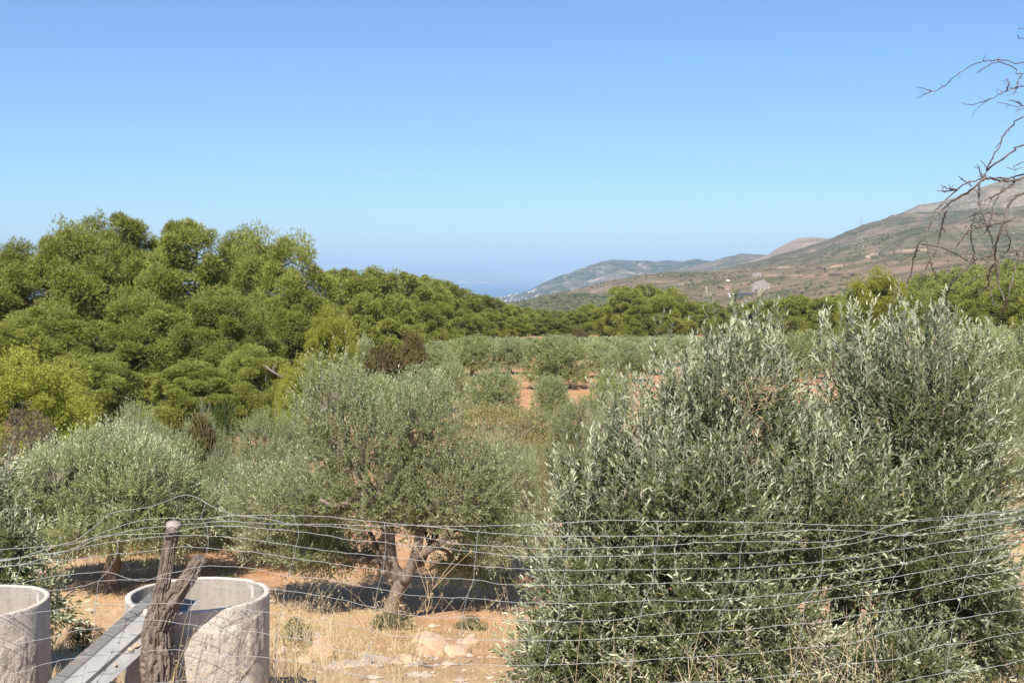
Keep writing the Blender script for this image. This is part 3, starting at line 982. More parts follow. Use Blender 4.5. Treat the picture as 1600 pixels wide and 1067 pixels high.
pylon(1345, 354.5, ('hill_main_slope', 'hill_pale_dome'), 22, 'faint power pylon standing on the skyline of the main hill')

# ------------------------------------------------------------------ pines
PH, PW = 10.0, 3.6
PN = [pine_parts(20 + k, PH, PW, (84, 92, 78, 88)[k], 600, 3, 0.22, 0.042, base=0.06) for k in range(4)]
PM = [pine_parts(40 + k, PH, PW, (68, 74, 62)[k], 400, 2, 0.27, 0.08, base=0.03, dead=60) for k in range(3)]
PF = [pine_parts(50 + k, PH, PW, 44, 80, 1, 0.55, 0.26, base=0.03, dead=0) for k in range(3)]
PB = pine_parts(60, PH, PW, 86, 560, 3, 0.20, 0.046, mat='pine_bright', base=0.02, dead=30)
rngp = random.Random(5)

def pine_at(px, D, top, wpx, parts, label, group, name='pine_tree', base_drop=0.0, mats=None):
    x = (px - CX) / FPX * D
    z = ground_z(x, D) - base_drop
    ztop = at(px, top, D)[2]
    h = ztop - z
    w = wpx / FPX * D / 2
    sx = w / (PW * 1.12)
    return plant_tree(name, parts, (x, D, z), label, 'pine tree', group, rngp.uniform(0, 6.28), (sx, sx, h / (PH * 1.0)), mats)

GP = 'tall pines left of the grove'
left_pines = [
    (-45, 60, 395, 190, 0, 'pine cut by the left edge of the picture'),
    (25, 66, 372, 180, 1, 'pine with the low left shoulder crown, second from the left edge'),
    (105, 62, 330, 200, 2, 'tall pine with a domed crown above the yellow young pine'),
    (185, 66, 318, 190, 3, 'tallest pine of the left group, its crown highest in the sky'),
    (285, 62, 328, 210, 0, 'broad domed pine in the middle of the left pine group'),
    (375, 68, 352, 150, 1, 'pine half hidden between the two domed crowns of the left group'),
    (440, 60, 340, 180, 2, 'dark domed pine at the right end of the left group'),
    (60, 52, 470, 190, 3, 'lower pine standing in front at the far left of the group'),
    (215, 53, 455, 220, 1, 'lower spreading pine in front of the tallest pine'),
    (345, 52, 440, 190, 0, 'lower pine in front of the broad domed pine'),
    (478, 58, 445, 150, 3, 'lower pine at the right foot of the dark domed pine'),
    (140, 47, 545, 180, 2, 'low bushy pine spreading over the olives behind the yellow pine'),
    (300, 46, 560, 170, 1, 'low bushy pine over the olives in the middle of the left group'),
    (395, 47, 530, 130, 3, 'low bright pine above the green olive beside the fallen grey branch'),
]
for px, D, top, w, v, lab in left_pines:
    pine_at(px, D, top, w, PN[v], lab, GP, base_drop=0.3)
pine_at(515, 55, 478, 95, PB, 'bright yellow-green pine at the right edge of the left group', GP, base_drop=0.2)
pine_at(40, 30, 545, 210, PB, 'young yellow pine at the left edge above the purple bush', 'young yellow pines', 'young_pine', 0.2)
pine_at(110, 33, 600, 90, PB, 'small yellow pine to the right of the big young yellow pine', 'young yellow pines', 'young_pine', 0.2)
pine_at(468, 38, 556, 90, PB, 'small yellow-green pine behind the top of the centre olive', 'young yellow pines', 'young_pine', 0.2)

GB = 'pine belt running from the left group to the sea gap'
belt = [(545, 96, 408, 130), (590, 108, 411, 120), (630, 120, 413, 110), (665, 135, 421, 100), (697, 150, 434, 92), (722, 168, 447, 80), (748, 190, 455, 74), (773, 212, 464, 66), (798, 236, 471, 62), (822, 256, 477, 56), (846, 262, 481, 54), (868, 262, 482, 52)]
ords = ['first', 'second', 'third', 'fourth', 'fifth', 'sixth', 'seventh', 'eighth', 'ninth', 'tenth', 'eleventh', 'twelfth', 'thirteenth', 'fourteenth', 'fifteenth', 'sixteenth', 'seventeenth', 'eighteenth']
for k, (px, D, top, w) in enumerate(belt):
    pine_at(px, D, top, w, PM[k % 3], ords[k] + ' pine from the left along the skyline of the pine belt', GB)
front = [(572, 84, 452, 105), (622, 98, 455, 95), (655, 106, 462, 85), (690, 122, 468, 80), (722, 140, 478, 70), (752, 160, 484, 62), (780, 178, 488, 58), (806, 196, 492, 54), (832, 205, 494, 50), (858, 208, 495, 48), (880, 206, 496, 46)]
for k, (px, D, top, w) in enumerate(front):
    pine_at(px, D, top, w, PM[(k + 1) % 3], ords[k] + ' pine from the left in the lower front row of the belt', GB)
GC = 'pine clump right of the sea gap'
clump = [(897, 226, 482, 50, 'small pine at the left foot of the pine clump, left of the gap'), (920, 232, 472, 56, 'rounded pine just left of the big pine clump'), (952, 196, 470, 66, 'leftmost pine of the big clump, dark at its foot'), (978, 190, 441, 84, 'high domed pine in the left half of the big clump'),
         (1012, 200, 440, 80, 'high pine in the middle of the big clump'), (1042, 192, 444, 78, 'domed pine in the right half of the big clump'), (1066, 196, 466, 56, 'rounded pine at the right end of the big clump'), (1000, 176, 474, 70, 'lower pine in front of the big clump'), (1035, 176, 488, 60, 'low front pine at the right foot of the big clump'),
         (1090, 236, 466, 58, 'pine just right of the big clump'), (1115, 250, 469, 56, 'pine right of the clump, below the pinkish farm building')]
for k, (px, D, top, w, lab) in enumerate(clump):
    pine_at(px, D, top, w, PM[k % 3], lab, GC)
GR = 'single pines on the right'
pine_at(1370, 118, 418, 112, PB, 'bright round pine rising above the right olive', GR)
pine_at(1340, 122, 440, 60, PM[1], 'small pine against the left side of the bright round pine', GR)
right = [(1150, 262, 470, 60), (1185, 230, 466, 66), (1215, 205, 462, 74), (1250, 185, 456, 84), (1288, 175, 462, 80), (1440, 150, 448, 90), (1490, 140, 440, 100), (1540, 128, 436, 110), (1595, 118, 430, 130), (1650, 112, 420, 130)]
rl = ['pine behind the left shoots of the right olive', 'second pine behind the left shoots of the right olive', 'pine behind the tallest shoots of the right olive', 'broad pine behind the dip in the right olive', 'pine left of the bright round pine, behind the dip', 'pine just right of the bright round pine', 'dark pine behind the hanging dead twigs', 'dark pine under the dead branches near the right edge', 'dark pine cut by the right edge', 'dark pine beyond the right edge']
for k, (px, D, top, w) in enumerate(right):
    pine_at(px, D, top, w, PM[k % 3], rl[k], GR)

# the far pine wood on the right reads as one mass
def wood(name, n, seed, label):
    rng = np.random.default_rng(seed)
    g = Geo()
    src = []
    for p in PF:
        me = p['crown']
        V = np.empty(len(me.vertices) * 3, np.float32); me.vertices.foreach_get('co', V)
        F = np.empty(len(me.loops), np.int32); me.loops.foreach_get('vertex_index', F)
        A = np.empty(len(me.vertices), np.float32); me.attributes['rnd'].data.foreach_get('value', A)
        src.append((V.reshape(-1, 3), F.reshape(-1, 3), A))
    k = 0
    while k < n:
        px = rng.uniform(1120, 1780)
        D = rng.uniform(190, 620) if px > 1330 else rng.uniform(250, 520)
        x = (px - CX) / FPX * D
        z = ground_z(x, D)
        top = (z + 7 - EYE) / D * FPX
        lim = np.interp(px, [1120, 1170, 1300, 1430, 1600, 1780], [-34, -24, 2, 22, 40, 60])
        if top > lim:
            continue
        V, F, A = src[k % 3]
        s = rng.uniform(0.5, 0.85)
        a = rng.uniform(0, 6.28)
        c, sn = math.cos(a), math.sin(a)
        W = V @ np.array([[c, sn, 0], [-sn, c, 0], [0, 0, 1]])
        g.add(W * [s * 0.95, s * 0.95, s * 0.85] + [x, D, z - 0.5], F, None, np.clip(A * 0.6 + rng.random() * 0.55 - 0.1, 0, 1))
        k += 1
    return tag(g.build(name, MAT['pine']), label, 'wood', kind='stuff')
wood('pine_wood', 460, 31, 'pine wood covering the slope behind the right olive')

# ------------------------------------------------------------------ olives
ON = [generic_olive(70 + k, 2600, 8, 0.085, 0.022, 0.36) for k in range(3)]
OG = [generic_olive(75, 2600, 8, 0.085, 0.022, 0.34, 'olive_green')]
OM = [generic_olive(80 + k, 1500, 6, 0.16, 0.05, 0.48, stems=False) for k in range(3)]
OMG = generic_olive(85, 1500, 6, 0.16, 0.05, 0.48, 'olive_green', stems=False)
OF = [generic_olive(90 + k, 700, 4, 0.26, 0.10, 0.6, stems=False, levels=(4, 4)) for k in range(2)]
OH, OW = 3.6, 1.9
rngo = random.Random(9)

def olive_at(px, D, top, wpx, parts, label, group='olive trees of the grove', drop=0.0, mats=None):
    x = (px - CX) / FPX * D
    z = ground_z(x, D) - drop
    h = at(px, top, D)[2] - z
    s = wpx * (1.0 if D < 30 else 1.15) / FPX * D / 2 / (OW * 0.98)
    return plant_tree('olive_tree', parts, (x, D, z), label, 'olive tree', group, rngo.uniform(0, 6.28), (s, s, h / (OH * 1.06)), mats)

near_olives = [
    (410, 20.5, 668, 215, ON[0], 'olive behind the left arm of the centre olive'),
    (425, 25, 622, 150, OG[0], 'green olive in front of the fallen grey pine branch'),
    (345, 23, 690, 110, ON[1], 'small silvery olive between the brown shrub and the centre olive'),
    (248, 22, 655, 150, OG[0], 'yellowish olive behind the left olive with the dark trunk'),
    (205, 26, 618, 150, ON[2], 'rounded silvery olive just below the left pines'),
    (318, 27, 622, 90, ON[1], 'olive touching the top of the brown-green shrub'),
    (60, 22, 690, 170, ON[2], 'silvery olive below the purple bush'),
    (790, 19, 655, 140, ON[1], 'olive behind the right arm of the centre olive'),
    (845, 26, 682, 104, OG[0], 'olive between the yellow dry shrub and the right olive'),
    (908, 35, 608, 110, OG[0], 'dark green olive against the left side of the right olive'),
    (838, 38, 634, 96, OG[0], 'green olive just below the small isolated olive'),
    (948, 33, 602, 70, ON[0], 'silvery olive just left of the right olive crown'),
]
for px, D, top, w, p, lab in near_olives:
    olive_at(px, D, top, w, p, lab)
mid_olives = [
    (768, 46, 566, 92, OM[0], 'olive in front of the red soil strip left of the small olive'),
    (862, 55, 582, 60, OM[1], 'small isolated olive on the red soil in the middle of the grove'),
    (868, 76, 519, 98, OMG, 'large green olive standing on the red soil, biggest of the middle row'),
    (680, 84, 529, 72, OM[2], 'pale olive left of the red soil patch, beside the brown shrubs'),
    (738, 90, 520, 76, OMG, 'broad olive right behind the left red soil patch'),
    (797, 92, 523, 60, OM[0], 'olive left of the largest middle olive, its dark trunk showing'),
    (938, 88, 528, 62, OM[1], 'olive right of the largest middle olive'),
    (568, 70, 519, 36, OM[1], 'small pale olive at the foot of the belt, left of the brown shrubs'),
    (655, 48, 562, 90, OM[2], 'olive in front of the brown shrubs'),
    (590, 44, 575, 90, OM[1], 'olive hidden behind the crown of the centre olive'),
    (702, 58, 556, 60, OM[0], 'olive at the left edge of the red soil patch'),
    (980, 84, 531, 70, OM[2], 'olive behind the left flank of the right olive'),
    (1022, 92, 528, 62, OM[0], 'olive below the big pine clump'),
    (1062, 104, 521, 62, OM[1], 'rounded olive below the right end of the pine clump'),
    (955, 52, 575, 70, OMG, 'green olive half covered by the left flank of the right olive'),
    (1247, 80, 514, 66, OMG, 'rounded olive seen in the dip of the right olive'),
    (1210, 62, 552, 50, OM[0], 'low olive at the bottom of the dip in the right olive'),
    (1300, 88, 518, 60, OM[1], 'olive right of the rounded olive, behind the right olive'),
    (1150, 84, 520, 80, OM[2], 'olive behind the left lobe of the right olive'),
    (1400, 70, 510, 110, OM[0], 'olive behind the right lobe of the right olive'),
    (1545, 58, 492, 110, OM[1], 'pale olive right of the right olive, under the dead twigs'),
    (1610, 50, 486, 120, OM[2], 'pale olive cut by the right edge of the picture'),
    (1580, 34, 560, 130, ON[0], 'olive behind the right edge of the right olive'),
    (1660, 26, 640, 190, ON[2], 'near olive at the right edge, low behind the right olive'),
]
for px, D, top, w, p, lab in mid_olives:
    olive_at(px, D, top, w, p, lab)
far_row = [(668, 118), (700, 122), (722, 112), (752, 120), (778, 126), (806, 120), (832, 128), (902, 116), (925, 124), (952, 120), (985, 118), (1012, 124), (1040, 128), (1085, 122), (1112, 118), (1180, 120), (1220, 112), (1270, 118), (1450, 100), (1500, 96), (1560, 84)]
for k, (px, D) in enumerate(far_row):
    olive_at(px, D, 525 + (k * 7) % 7 if px < 1150 else 510 + (k * 5) % 9, 50 + (k * 11) % 17, OF[k % 2], 'small olive of the farthest row along the foot of the pines, ' + ords[k] + ' from the left' if k < 18 else ['olive of the farthest row behind the right crown lobe', 'farthest row olive below the dark right pines', 'farthest row olive near the right edge'][k - 18], 'farthest row of olives')

back_row = [(880, 150), (910, 158), (945, 150), (975, 146), (1010, 150), (1045, 156), (1078, 152), (1110, 160), (1140, 150), (1165, 156)]
for k, (px, D) in enumerate(back_row):
    olive_at(px, D, 521 + (k * 7) % 5, 52, OF[k % 2], ords[k] + ' small olive from the left at the very foot of the pine clump', 'olives at the foot of the pine clump')

# the grove and the pines go on past both sides of the frame
for k, (px, D, top, w) in enumerate(((-150, 62, 380, 200), (-265, 58, 400, 210), (-390, 60, 410, 220))):
    pine_at(px, D, top, w, PN[k], ords[k] + ' pine outside the frame beyond the left edge', GP, base_drop=0.3)
for k, (px, D, top, w) in enumerate(((-130, 26, 640, 190), (-270, 30, 640, 190), (-240, 19, 720, 220), (-420, 26, 660, 220))):
    olive_at(px, D, top, w, ON[k % 3], ords[k] + ' olive outside the frame beyond the left edge')
for k, (px, D, top, w) in enumerate(((1760, 40, 520, 170), (1880, 34, 560, 190), (1800, 22, 680, 200), (2000, 28, 620, 210))):
    olive_at(px, D, top, w, ON[k % 3], ords[k] + ' olive outside the frame beyond the right edge')

# shrubs
SB = shrub_parts(101, 2.2, 1.7, 7000, 0.16, 0.07, 'shrub_brown')
SPU = shrub_parts(102, 1.8, 1.5, 9000, 0.07, 0.025, 'shrub_purple', stems=160)
SY = shrub_parts(103, 2.0, 1.8, 12000, 0.06, 0.024, 'shrub_yellow', stems=220)
SG = shrub_parts(104, 0.9, 0.6, 5000, 0.045, 0.016, 'shrub_green', 6, 60)
def shrub_at(name, parts, px, D, top, wpx, H, W, label, group=None):
    x = (px - CX) / FPX * D
    z = ground_z(x, D)
    h = at(px, top, D)[2] - z
    s = wpx / FPX * D / 2 / (W * 1.0)
    return plant_tree(name, parts, (x, D, z), label, 'shrub', group, rngo.uniform(0, 6), (s, s, max(0.2, h / (H * 1.05))))
shrub_at('brown_shrub', SB, 602, 62, 533, 90, 2.2, 1.7, 'brown-olive rounded shrub in front of the pine belt', 'brown shrubs')
shrub_at('brown_shrub', SB, 645, 74, 514, 56, 2.2, 1.7, 'taller dark brown shrub behind the rounded brown shrub', 'brown shrubs')
shrub_at('brown_shrub', SB, 312, 24, 640, 84, 2.2, 1.7, 'brown-green shrub among the olives right of the yellowish olive', 'brown shrubs')
shrub_at('brown_shrub', SB, 905, 150, 513, 36, 2.2, 1.7, 'brownish shrub at the left foot of the pine clump', 'brown shrubs')
shrub_at('purple_shrub', SPU, 42, 26, 618, 125, 1.8, 1.5, 'purplish grey half-bare bush at the left edge below the yellow pine')
shrub_at('yellow_shrub', SY, 785, 31, 604, 210, 2.0, 1.8, 'yellow-brown dry bush in the middle of the grove')
shrub_at('yellow_shrub', SY, 838, 24, 690, 70, 2.0, 1.8, 'smaller yellowish dry bush beside the right olive')
shrub_at('green_shrub', SG, 605, 15.2, 972, 90, 0.9, 0.6, 'dark green suckers at the foot of the centre olive')
shrub_at('green_shrub', SG, 1263, 100, 512, 40, 0.9, 0.6, 'dark green shrub behind the dip of the right olive')
shrub_at('green_shrub', SG, 345, 30, 600, 70, 0.9, 0.6, 'dark green shrub under the left pines, left of the green olive')

for px, D, top, w, lab in ((118, 11.5, 962, 70, 'low green weeds between the two concrete rings'), (455, 12.5, 955, 60, 'low green weeds on the slope right of the right ring'), (735, 15.5, 985, 60, 'low green weeds by the orange rocks'), (350, 17.0, 888, 70, 'low green weeds behind the right ring'), (840, 13.0, 985, 70, 'low green weeds at the left foot of the big right olive')):
    shrub_at('low_weeds', SG, px, D, top, w, 0.9, 0.6, lab, 'low weeds on the slope')

def lobe_px(L, org):
    out = []
    for px, py, D, rx, ry, rz in L:
        p = at(px, py, D) - org
        out.append((*p, rx, ry, rz))
    return out

# the right olive, nearest and largest
D1 = 8.8
org = np.array([(1310 - CX) / FPX * D1, D1, 0])
org[2] = ground_z(org[0], org[1])
L1 = lobe_px([(1125, 668, 8.7, .62, .7, .60), (1172, 620, 8.9, .28, .45, .46), (1435, 640, 8.8, .60, .7, .66), (1350, 655, 9.0, .38, .55, .46), (985, 800, 8.1, .52, .65, .50), (1090, 800, 8.0, .66, .7, .64),
              (1265, 800, 8.3, .68, .75, .66), (1235, 720, 8.8, .36, .5, .40), (1420, 825, 8.5, .66, .75, .70), (1500, 745, 8.9, .32, .5, .50), (930, 930, 7.9, .46, .6, .48), (1060, 970, 7.7, .60, .6, .52), (1190, 990, 7.7, .52, .5, .48),
              (1500, 930, 8.6, .46, .6, .52), (890, 1040, 7.7, .40, .45, .38), (1400, 1040, 8.0, .5, .45, .30), (1560, 1000, 8.3, .30, .4, .4)], org)
fork = at(1325, 900, 8.8) - org
rng1 = np.random.default_rng(77)
EP, EA, EL = [], [], []
for cx, py, D, sx, n in ((1130, 565, 8.6, 60, 26), (1178, 530, 8.8, 45, 24), (1330, 540, 8.8, 38, 18), (1430, 525, 8.7, 65, 30), (1500, 560, 8.9, 45, 16), (1010, 650, 8.3, 60, 30), (920, 750, 8.0, 50, 24), (870, 850, 7.9, 40, 16), (1300, 690, 8.2, 70, 14), (1100, 640, 8.1, 70, 22)):
    for k in range(n):
        p = at(rng1.normal(cx, sx * 0.7), py + rng1.normal() * 22, D + rng1.normal() * 0.25) - org
        sa, sl = unit(np.array([rng1.normal() * 0.17, rng1.normal() * 0.2, 1.0])), rng1.uniform(0.36, 0.68) / 2
        for half in (0, 1):                                # two joints of one shoot, so that its leaf pairs stand close
            EP.append(p - sa * sl * 1.1 + sa * sl * (half + 0.55)); EA.append(sa); EL.append(sl)
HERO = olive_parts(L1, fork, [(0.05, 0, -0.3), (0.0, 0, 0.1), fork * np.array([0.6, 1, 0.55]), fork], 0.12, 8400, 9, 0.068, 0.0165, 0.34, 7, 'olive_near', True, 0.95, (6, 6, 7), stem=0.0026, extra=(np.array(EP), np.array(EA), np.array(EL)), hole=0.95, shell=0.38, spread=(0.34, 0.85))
right_olive = plant_tree('olive_tree', HERO, tuple(org), 'big bushy olive at the right with upright silvery shoots behind the wire fence', 'olive tree', 'olive trees of the grove')
# a dry tan spray in its crown
g = Geo()
rngd = np.random.default_rng(4)
for c in ((1165, 600, 7.95), (1200, 612, 7.95), (1180, 640, 7.9), (1150, 700, 7.85)):
    for k in range(6):
        p = at(c[0] + rngd.normal() * 14, c[1] + rngd.normal() * 9, c[2]) - org
        a = unit(np.array([rngd.normal() * 0.8, -0.3, rngd.normal() * 0.6]))
        g.tube([p, p + a * 0.07 + rngd.normal(size=3) * 0.01, p + a * 0.14], [0.003, 0.0024, 0.001], 3)
        q = p + a * rngd.random((7, 1)) * 0.14
        leaves(g, q, unit(a + rngd.normal(size=(7, 3)) * 0.6), unit(rngd.normal(size=(7, 3))), 0.055, 0.010, rngd.random(7))
dry = g.build('dry_spray', MAT['dry_leaf'], right_olive)
dry['label'] = 'dry tan dead leaves'
dry['kind'] = 'stuff'

# the centre olive with the leaning forked trunk
D2 = 16.0
org = np.array([(612 - CX) / FPX * D2, D2, 0])
org[2] = ground_z(org[0], org[1])
L2 = lobe_px([(522, 632, 15.8, .62, .7, .72), (560, 690, 15.6, .7, .7, .6), (650, 668, 16, .72, .8, .78), (580, 760, 15.7, .9, .8, .58), (700, 765, 15.8, .72, .8, .58), (480, 770, 15.8, .72, .8, .55), (755, 735, 16.2, .55, .6, .62),
              (415, 790, 16.4, .6, .7, .5), (770, 815, 16.2, .45, .5, .38), (640, 800, 16.2, .7, .6, .30), (500, 835, 16.6, .55, .6, .28), (735, 865, 16.8, .32, .4, .24), (430, 845, 17, .6, .6, .32), (480, 858, 16.0, .5, .45, .28), (765, 850, 15.9, .42, .4, .3), (700, 880, 16.6, .3, .3, .2), (500, 870, 17.2, .5, .5, .3), (740, 890, 17.2, .42, .4, .3), (560, 860, 17.4, .5, .5, .26)], org)
fork = at(628, 905, 15.9) - org
TP2 = [(0, 0, -0.3), at(608, 975, 16) - org, at(613, 945, 15.95) - org, fork]
C2 = olive_parts(L2, fork, TP2, 0.115, 4600, 8, 0.072, 0.019, 0.38, 8, 'olive', False, 1.0, (3, 7, 9), stem=0.0026, hole=0.7, shell=0.45)
centre_olive = plant_tree('olive_tree', C2, tuple(org), 'centre olive with the forked leaning trunk bared above the dry grass', 'olive tree', 'olive trees of the grove')
g = Geo()
for path, r0, r1 in (([(622, 912, 15.95), (612, 885, 15.85), (610, 850, 15.8), (604, 810, 15.8), (590, 770, 15.8)], 0.10, 0.05), ([(630, 908, 15.9), (645, 880, 15.8), (652, 855, 15.75), (656, 835, 15.8), (662, 790, 15.9)], 0.095, 0.045),
                     ([(648, 872, 15.8), (668, 860, 15.75), (688, 848, 15.75), (705, 825, 15.8), (720, 780, 15.9)], 0.065, 0.03), ([(606, 830, 15.8), (585, 800, 15.7), (560, 770, 15.6)], 0.07, 0.03), ([(598, 890, 16.0), (590, 860, 16.1), (578, 830, 16.2)], 0.05, 0.025),
                     ([(560, 775, 15.4), (545, 785, 15.2), (520, 790, 15.1), (500, 780, 15.1)], 0.05, 0.02)):
    P = spline([at(*p) - org for p in path], 12)
    g.tube(P, np.linspace(r0, r1, 12), 9, 0.5, True, 0.25)
g.build('limbs', MAT['olive_bark'], centre_olive, True)

# the left olive with the dark trunk
D3 = 18.5
org = np.array([(176 - CX) / FPX * D3, D3, 0])
org[2] = ground_z(org[0], org[1])
L3 = lobe_px([(110, 755, 18.3, .95, .9, .68), (230, 765, 18.2, .9, .9, .68), (175, 735, 18.6, .85, .9, .75), (60, 790, 18.5, .75, .8, .55), (290, 795, 18.6, .55, .7, .45), (170, 820, 18, 1.0, .9, .36), (90, 830, 18.2, .7, .7, .32), (260, 835, 18.2, .5, .6, .28)], org)
fork = at(188, 858, 18.4) - org
C3 = olive_parts(L3, fork, [(0, 0, -0.3), at(173, 900, 18.5) - org, at(178, 875, 18.45) - org, fork], 0.13, 4200, 8, 0.078, 0.020, 0.36, 9, 'olive', False, 1.0, (5, 5, 7), stem=0.003, hole=0.75)
plant_tree('olive_tree', C3, tuple(org), 'left olive with a short dark trunk standing behind the concrete rings', 'olive tree', 'olive trees of the grove')

# the olive at the left edge, near, only its right side in view
D4 = 9.4
org = np.array([(-150 - CX) / FPX * D4, D4, 0])
org[2] = ground_z(org[0], org[1])
L4 = lobe_px([(-90, 830, 9.2, .62, .7, .6), (-160, 780, 9.4, .8, .8, .6), (-60, 900, 9.0, .45, .5, .4), (40, 935, 9.0, .26, .3, .26), (80, 965, 9.0, .17, .2, .14), (-240, 860, 9.4, .7, .7, .6), (10, 860, 9.0, .22, .3, .25)], org)
fork = np.array([0.05, 0.0, 0.75])
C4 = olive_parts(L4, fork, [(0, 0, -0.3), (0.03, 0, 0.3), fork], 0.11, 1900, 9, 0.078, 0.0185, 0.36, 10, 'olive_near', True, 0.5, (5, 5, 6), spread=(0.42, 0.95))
plant_tree('olive_tree', C4, tuple(org), 'near olive at the left edge, its leafy sprays hanging behind the left concrete ring', 'olive tree', 'olive trees of the grove')

# ------------------------------------------------------------------ concrete rings
def concrete_mat():
    m = M('ring_concrete')
    v = m.coord()
    n1 = m.noise(v, 3.2, 7, 0.65)
    n2 = m.noise(v, 22, 6, 0.7)
    streak = m.noise(m.coord((9, 9, 0.9)), 1.6, 5, 0.6)
    c = m.ramp(n1, [(0.28, (0.42, 0.37, 0.31)), (0.5, (0.56, 0.495, 0.42)), (0.75, (0.66, 0.595, 0.515))])
    c = m.mix(m.ramp(n2, [(0.32, 0.55), (0.5, 0.0)]), c, (0.32, 0.27, 0.225))
    c = m.mix(m.ramp(streak, [(0.52, 0.0), (0.72, 0.5)]), c, (0.38, 0.325, 0.28))
    c = m.mix(m.ramp(m.noise(v, 1.3, 4), [(0.60, 0.0), (0.72, 0.45)]), c, (0.52, 0.40, 0.32))
    c = m.mix(m.ramp(m.noise(v, 7.0, 7, 0.75, 1.5), [(0.56, 0.0), (0.64, 0.4)]), c, (0.30, 0.26, 0.22))
    c = m.mix(m.ramp(m.noise(v, 38.0, 3, 0.6), [(0.64, 0.0), (0.70, 0.7)]), c, (0.16, 0.14, 0.12))
    return m.done(m.bsdf(c, 0.95, 0.1, m.bump(m.math('ADD', n2, n1), 0.9, 0.012)))
MAT['concrete'] = concrete_mat()
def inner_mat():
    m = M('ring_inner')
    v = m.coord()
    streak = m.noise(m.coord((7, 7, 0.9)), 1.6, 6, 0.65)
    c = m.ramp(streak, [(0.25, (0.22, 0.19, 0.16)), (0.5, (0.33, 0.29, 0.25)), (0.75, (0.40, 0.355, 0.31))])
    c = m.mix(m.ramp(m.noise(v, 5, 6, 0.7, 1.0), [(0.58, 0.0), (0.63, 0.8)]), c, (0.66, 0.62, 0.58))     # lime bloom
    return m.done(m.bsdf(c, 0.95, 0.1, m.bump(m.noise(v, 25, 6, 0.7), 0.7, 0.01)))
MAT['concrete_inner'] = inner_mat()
MAT['mortar'] = plain('rough_mortar', (0.46, 0.40, 0.34), 0.97, 0.08, 0, 0.22, 9, 0.03, 30)

